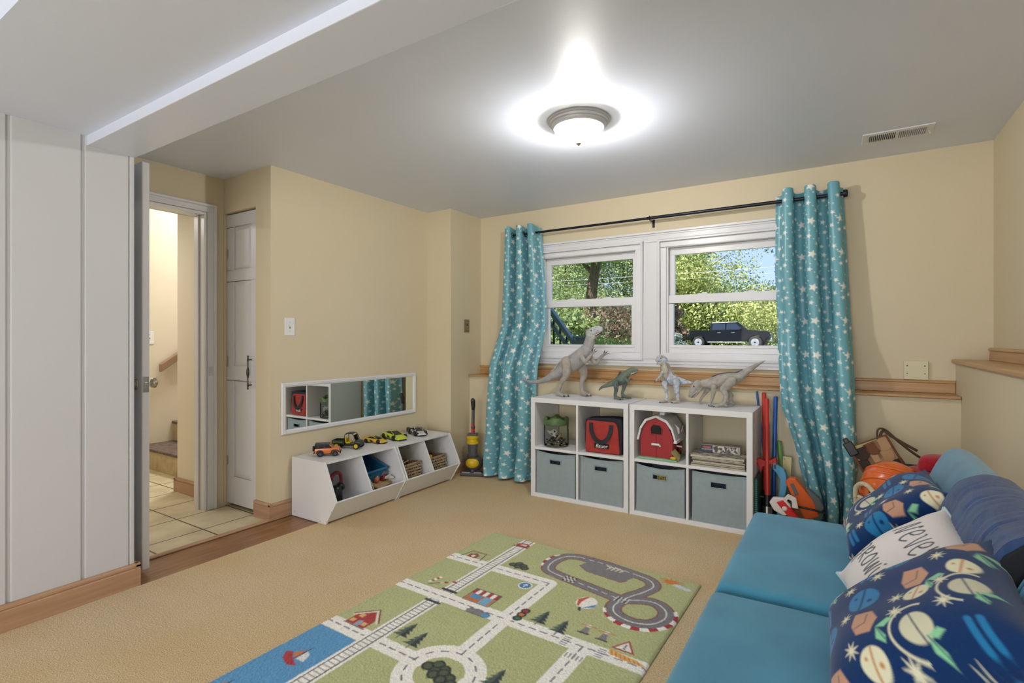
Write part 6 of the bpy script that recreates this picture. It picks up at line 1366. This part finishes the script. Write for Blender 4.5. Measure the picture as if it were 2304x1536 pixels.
HB = [(-23.5, 37, 4.2, 7, 0), (-17.5, 38, 4.4, 6.5, 1), (-13.2, 37.5, 3.2, 5, 2), (-10.4, 46.5, 5.2, 6, 1), (-8.0, 45.8, 4.4, 5.6, 0), (-5.2, 46, 4.8, 5.6, 0), (-2.2, 46, 4.4, 6, 1), (1.4, 45, 4.8, 6, 2)]
HL = ['bright hedge bush behind the stair railing', 'green hedge bush behind the big trunk', 'dark hedge bush left of the truck', 'mid-green bush behind the truck tailgate', 'yellow-green bush above the truck bed', 'yellow-green bush above the truck cab', 'green bush above the truck hood', 'dark bush right of the truck']
for i, (x, y, h_, w_, k) in enumerate(HB): tree(HL[i], (x, y, .50), h_, w_, LM[k], 60+i, 6500, .10, .06, low=.08, name='bush', cat='bush')
tree('burgundy-leaved shrub outside the left window right of the trunk', (-3.12, 8.2, .86), 1.05, .95, LM[3], 81, 1500, .032, .02, low=.1, name='shrub', cat='shrub')
tree('dark shrub at the lower left of the right window', (-3.74, 14, .86), 1.2, .52, LM[3], 82, 1600, .045, .02, low=.05, name='shrub', cat='shrub')
tree('silvery low shrub in front of the truck tailgate', (-3.62, 13.6, .78), .5, .42, LM[4], 83, 1500, .035, 0, low=.02, name='shrub', cat='shrub')
tree('small dark shrub behind the stair balusters', (-3.55, 7.2, .85), .75, .8, LM[1], 84, 900, .04, 0, low=.02, name='shrub', cat='shrub')
ly = thing('daylily_clump', 'clump of long green strap leaves outside the left window', 'plant', (-2.55, 6.5, .90)); g = random.Random(4); mb = MB()
for i in range(150):
    x = g.uniform(-.34, .36); y = g.uniform(-.15, .15); a = g.uniform(-.5, .5); b_ = g.uniform(-.3, .3); h_ = g.uniform(.18, .34); w_ = .008
    mb.add([(x-w_, y, 0), (x+w_, y, 0), (x+a*.10+w_, y+b_*.1, h_*.6), (x+a*.10-w_, y+b_*.1, h_*.6), (x+a*.26, y+b_*.2, h_)], [(0, 1, 2, 3), (3, 2, 4)])
mb.build('leaf_blades', leaf_mat('leaves_lily', (120, 160, 60), (190, 214, 120)), ly)
# outdoor stair railing
rl = thing('stair_railing', 'blue-grey outdoor stair railing with black balusters at the left window', 'railing', (-3.2, 6.0, .6))
BG = mat('railing_paint', (120, 130, 126), .5)
MB().prism([(-.60, 1.72), (.36, .52), (.36, .44), (-.60, 1.60)], -.045, .045).build('handrail', BG, rl, bevel=.01)
MB().prism([(-.60, 1.52), (.36, .36), (.36, .30), (-.60, 1.44)], -.02, .02).build('lower_rail', BG, rl, bevel=.005)
for i in range(9):
    x = -.52+i*.092; MB().box(x-.010, x+.010, -.010, .010, .0, 1.62-(x+.60)*1.25).build('baluster', BLACKP, rl)
MB().box(.36, .56, -.05, .05, .0, .605).box(.33, .60, -.07, .07, .58, .612).build('newel_box', BG, rl, bevel=.008)
for z, lab in ((4.93, 'pale power line crossing both windows'), (4.62, 'thinner power line just below the other')):
    wr_ = thing('power_line', lab, 'power line', (-8, 30, z)); MB().tube([(-22, 0, .10), (-6, 0, -.02), (2, 0, -.05), (14, 0, .1)], .009 if z > 4.8 else .006, 6).build('cable', mat('cable_grey', (190, 190, 186), .5), wr_)
for x, lab in ((-30, 'wooden utility pole left of the view holding the power lines'), (6, 'wooden utility pole right of the view holding the power lines')):
    up_ = thing('utility_pole', lab, 'pole', (x, 30, .44)); MB().tube([(0, 0, -.3), (0, 0, 5.6)], [.14, .11], 14).build('post', BARK, up_, smooth='angle'); MB().box(-.06, .06, -.9, .9, 4.9, 5.0).build('crossarm', BARK, up_)
# pickup truck
tr = thing('pickup_truck', 'black crew-cab pickup truck parked outside the right window', 'truck', (-6.92, 39.5, .535))
PB = mat('truck_black', (12, 15, 22), .25, spec=.25); TG = mat('truck_glass', (40, 48, 60), .05)
body = [(-2.95, .62), (-2.95, 1.20), (-2.88, 1.27), (-1.02, 1.27), (-1.0, 1.22), (1.35, 1.22), (1.55, 1.27), (2.55, 1.20), (2.78, 1.12), (2.86, .95), (2.86, .62), (2.55, .50), (2.38, .50)]
body += [(1.92+.50*math.cos(a), .42+.50*math.sin(a)) for a in [k*PI/8 for k in range(0, 9)]]+[(1.40, .48), (-1.25, .48)]+[(-1.78+.50*math.cos(a), .42+.50*math.sin(a)) for a in [k*PI/8 for k in range(0, 9)]]+[(-2.35, .55)]
MB().prism(body, -.98, .98).build('body', PB, tr, bevel=.05, seg=3)
MB().loft([[(x, s_*w_, z) for x, z, w_, s_ in ((-1.08, 1.20, .92, -1), (-.96, 1.84, .74, -1), (.74, 1.87, .74, -1), (1.46, 1.22, .90, -1))][:4], [(x, w_, z) for x, z, w_ in ((-1.08, 1.20, .92), (-.96, 1.84, .74), (.74, 1.87, .74), (1.46, 1.22, .90))]]).build('cab', PB, tr, bevel=.05, seg=3)
for a in ([(-.88, 1.30), (-.80, 1.73), (-.02, 1.75), (-.02, 1.30)], [(.08, 1.30), (.08, 1.75), (.66, 1.75), (1.12, 1.30)]): 
    mb = MB()
    for s_ in (-1, 1): mb.add([(x, s_*(.905-.165*(z-1.22)/.64+.012), z) for x, z in a], [(0, 1, 2, 3)]); 
    mb.build('side_window', TG, tr)
MB().add([(.80, -.70, 1.835), (.80, .70, 1.835), (1.43, .84, 1.27), (1.43, -.84, 1.27)], [(0, 1, 2, 3)]).build('windshield', TG, tr)
for x in (-1.78, 1.92):
    for s_ in (-1, 1):
        wl = MB().lathe([(.24, -.13), (.38, -.13), (.42, -.09), (.42, .09), (.38, .13), (.24, .13)], 32, M=T(x, s_*.90, .42) @ RX(PI/2)).build('wheel', TIRE, tr, smooth='angle')
        mb = MB().lathe([(0, 0), (.27, 0), (.26, .03), (.20, .02), (0, .03)], 28, M=T(x, s_*1.02, .42) @ RX(-s_*PI/2))
        for k in range(5): mb.box(-.045, .045, 0, .24, .02, .05, M=T(x, s_*1.02, .42) @ RX(-s_*PI/2) @ RZ(k*2*PI/5))
        mb.build('rim', mat('truck_rim', (190, 190, 194), .25, .8), wl, smooth='angle')
MB().box(2.80, 2.96, -.95, .95, .48, .74).box(-3.06, -2.92, -.95, .95, .50, .66).build('bumper', CHROME, tr, bevel=.04)
MB().box(-1.15, 1.30, -1.06, -.95, .40, .46).build('running_board', CHROME, tr, bevel=.01)
for s_ in (-1, 1):
    MB().box(-2.965, -2.90, s_*.86-.09, s_*.86+.09, .86, 1.18).build('tail_light', mat('tail_red', (170, 24, 30), .3), tr, bevel=.02)
    MB().box(2.60, 2.84, s_*.82-.14, s_*.82+.14, .86, 1.06).build('headlight', MATS['headlight'], tr, bevel=.04)
    MB().box(-.50, -.28, s_*.985-.015, s_*.985+.015, 1.08, 1.12).box(.42, .64, s_*.985-.015, s_*.985+.015, 1.08, 1.12).build('door_handle', CHROME, tr)
    MB().box(.98, 1.12, s_*1.06-.10, s_*1.06+.10, 1.24, 1.42).build('side_mirror', PB, tr, bevel=.03)
MB().box(2.82, 2.875, -.62, .62, .74, 1.05).build('grille', CHROME, tr, bevel=.02)
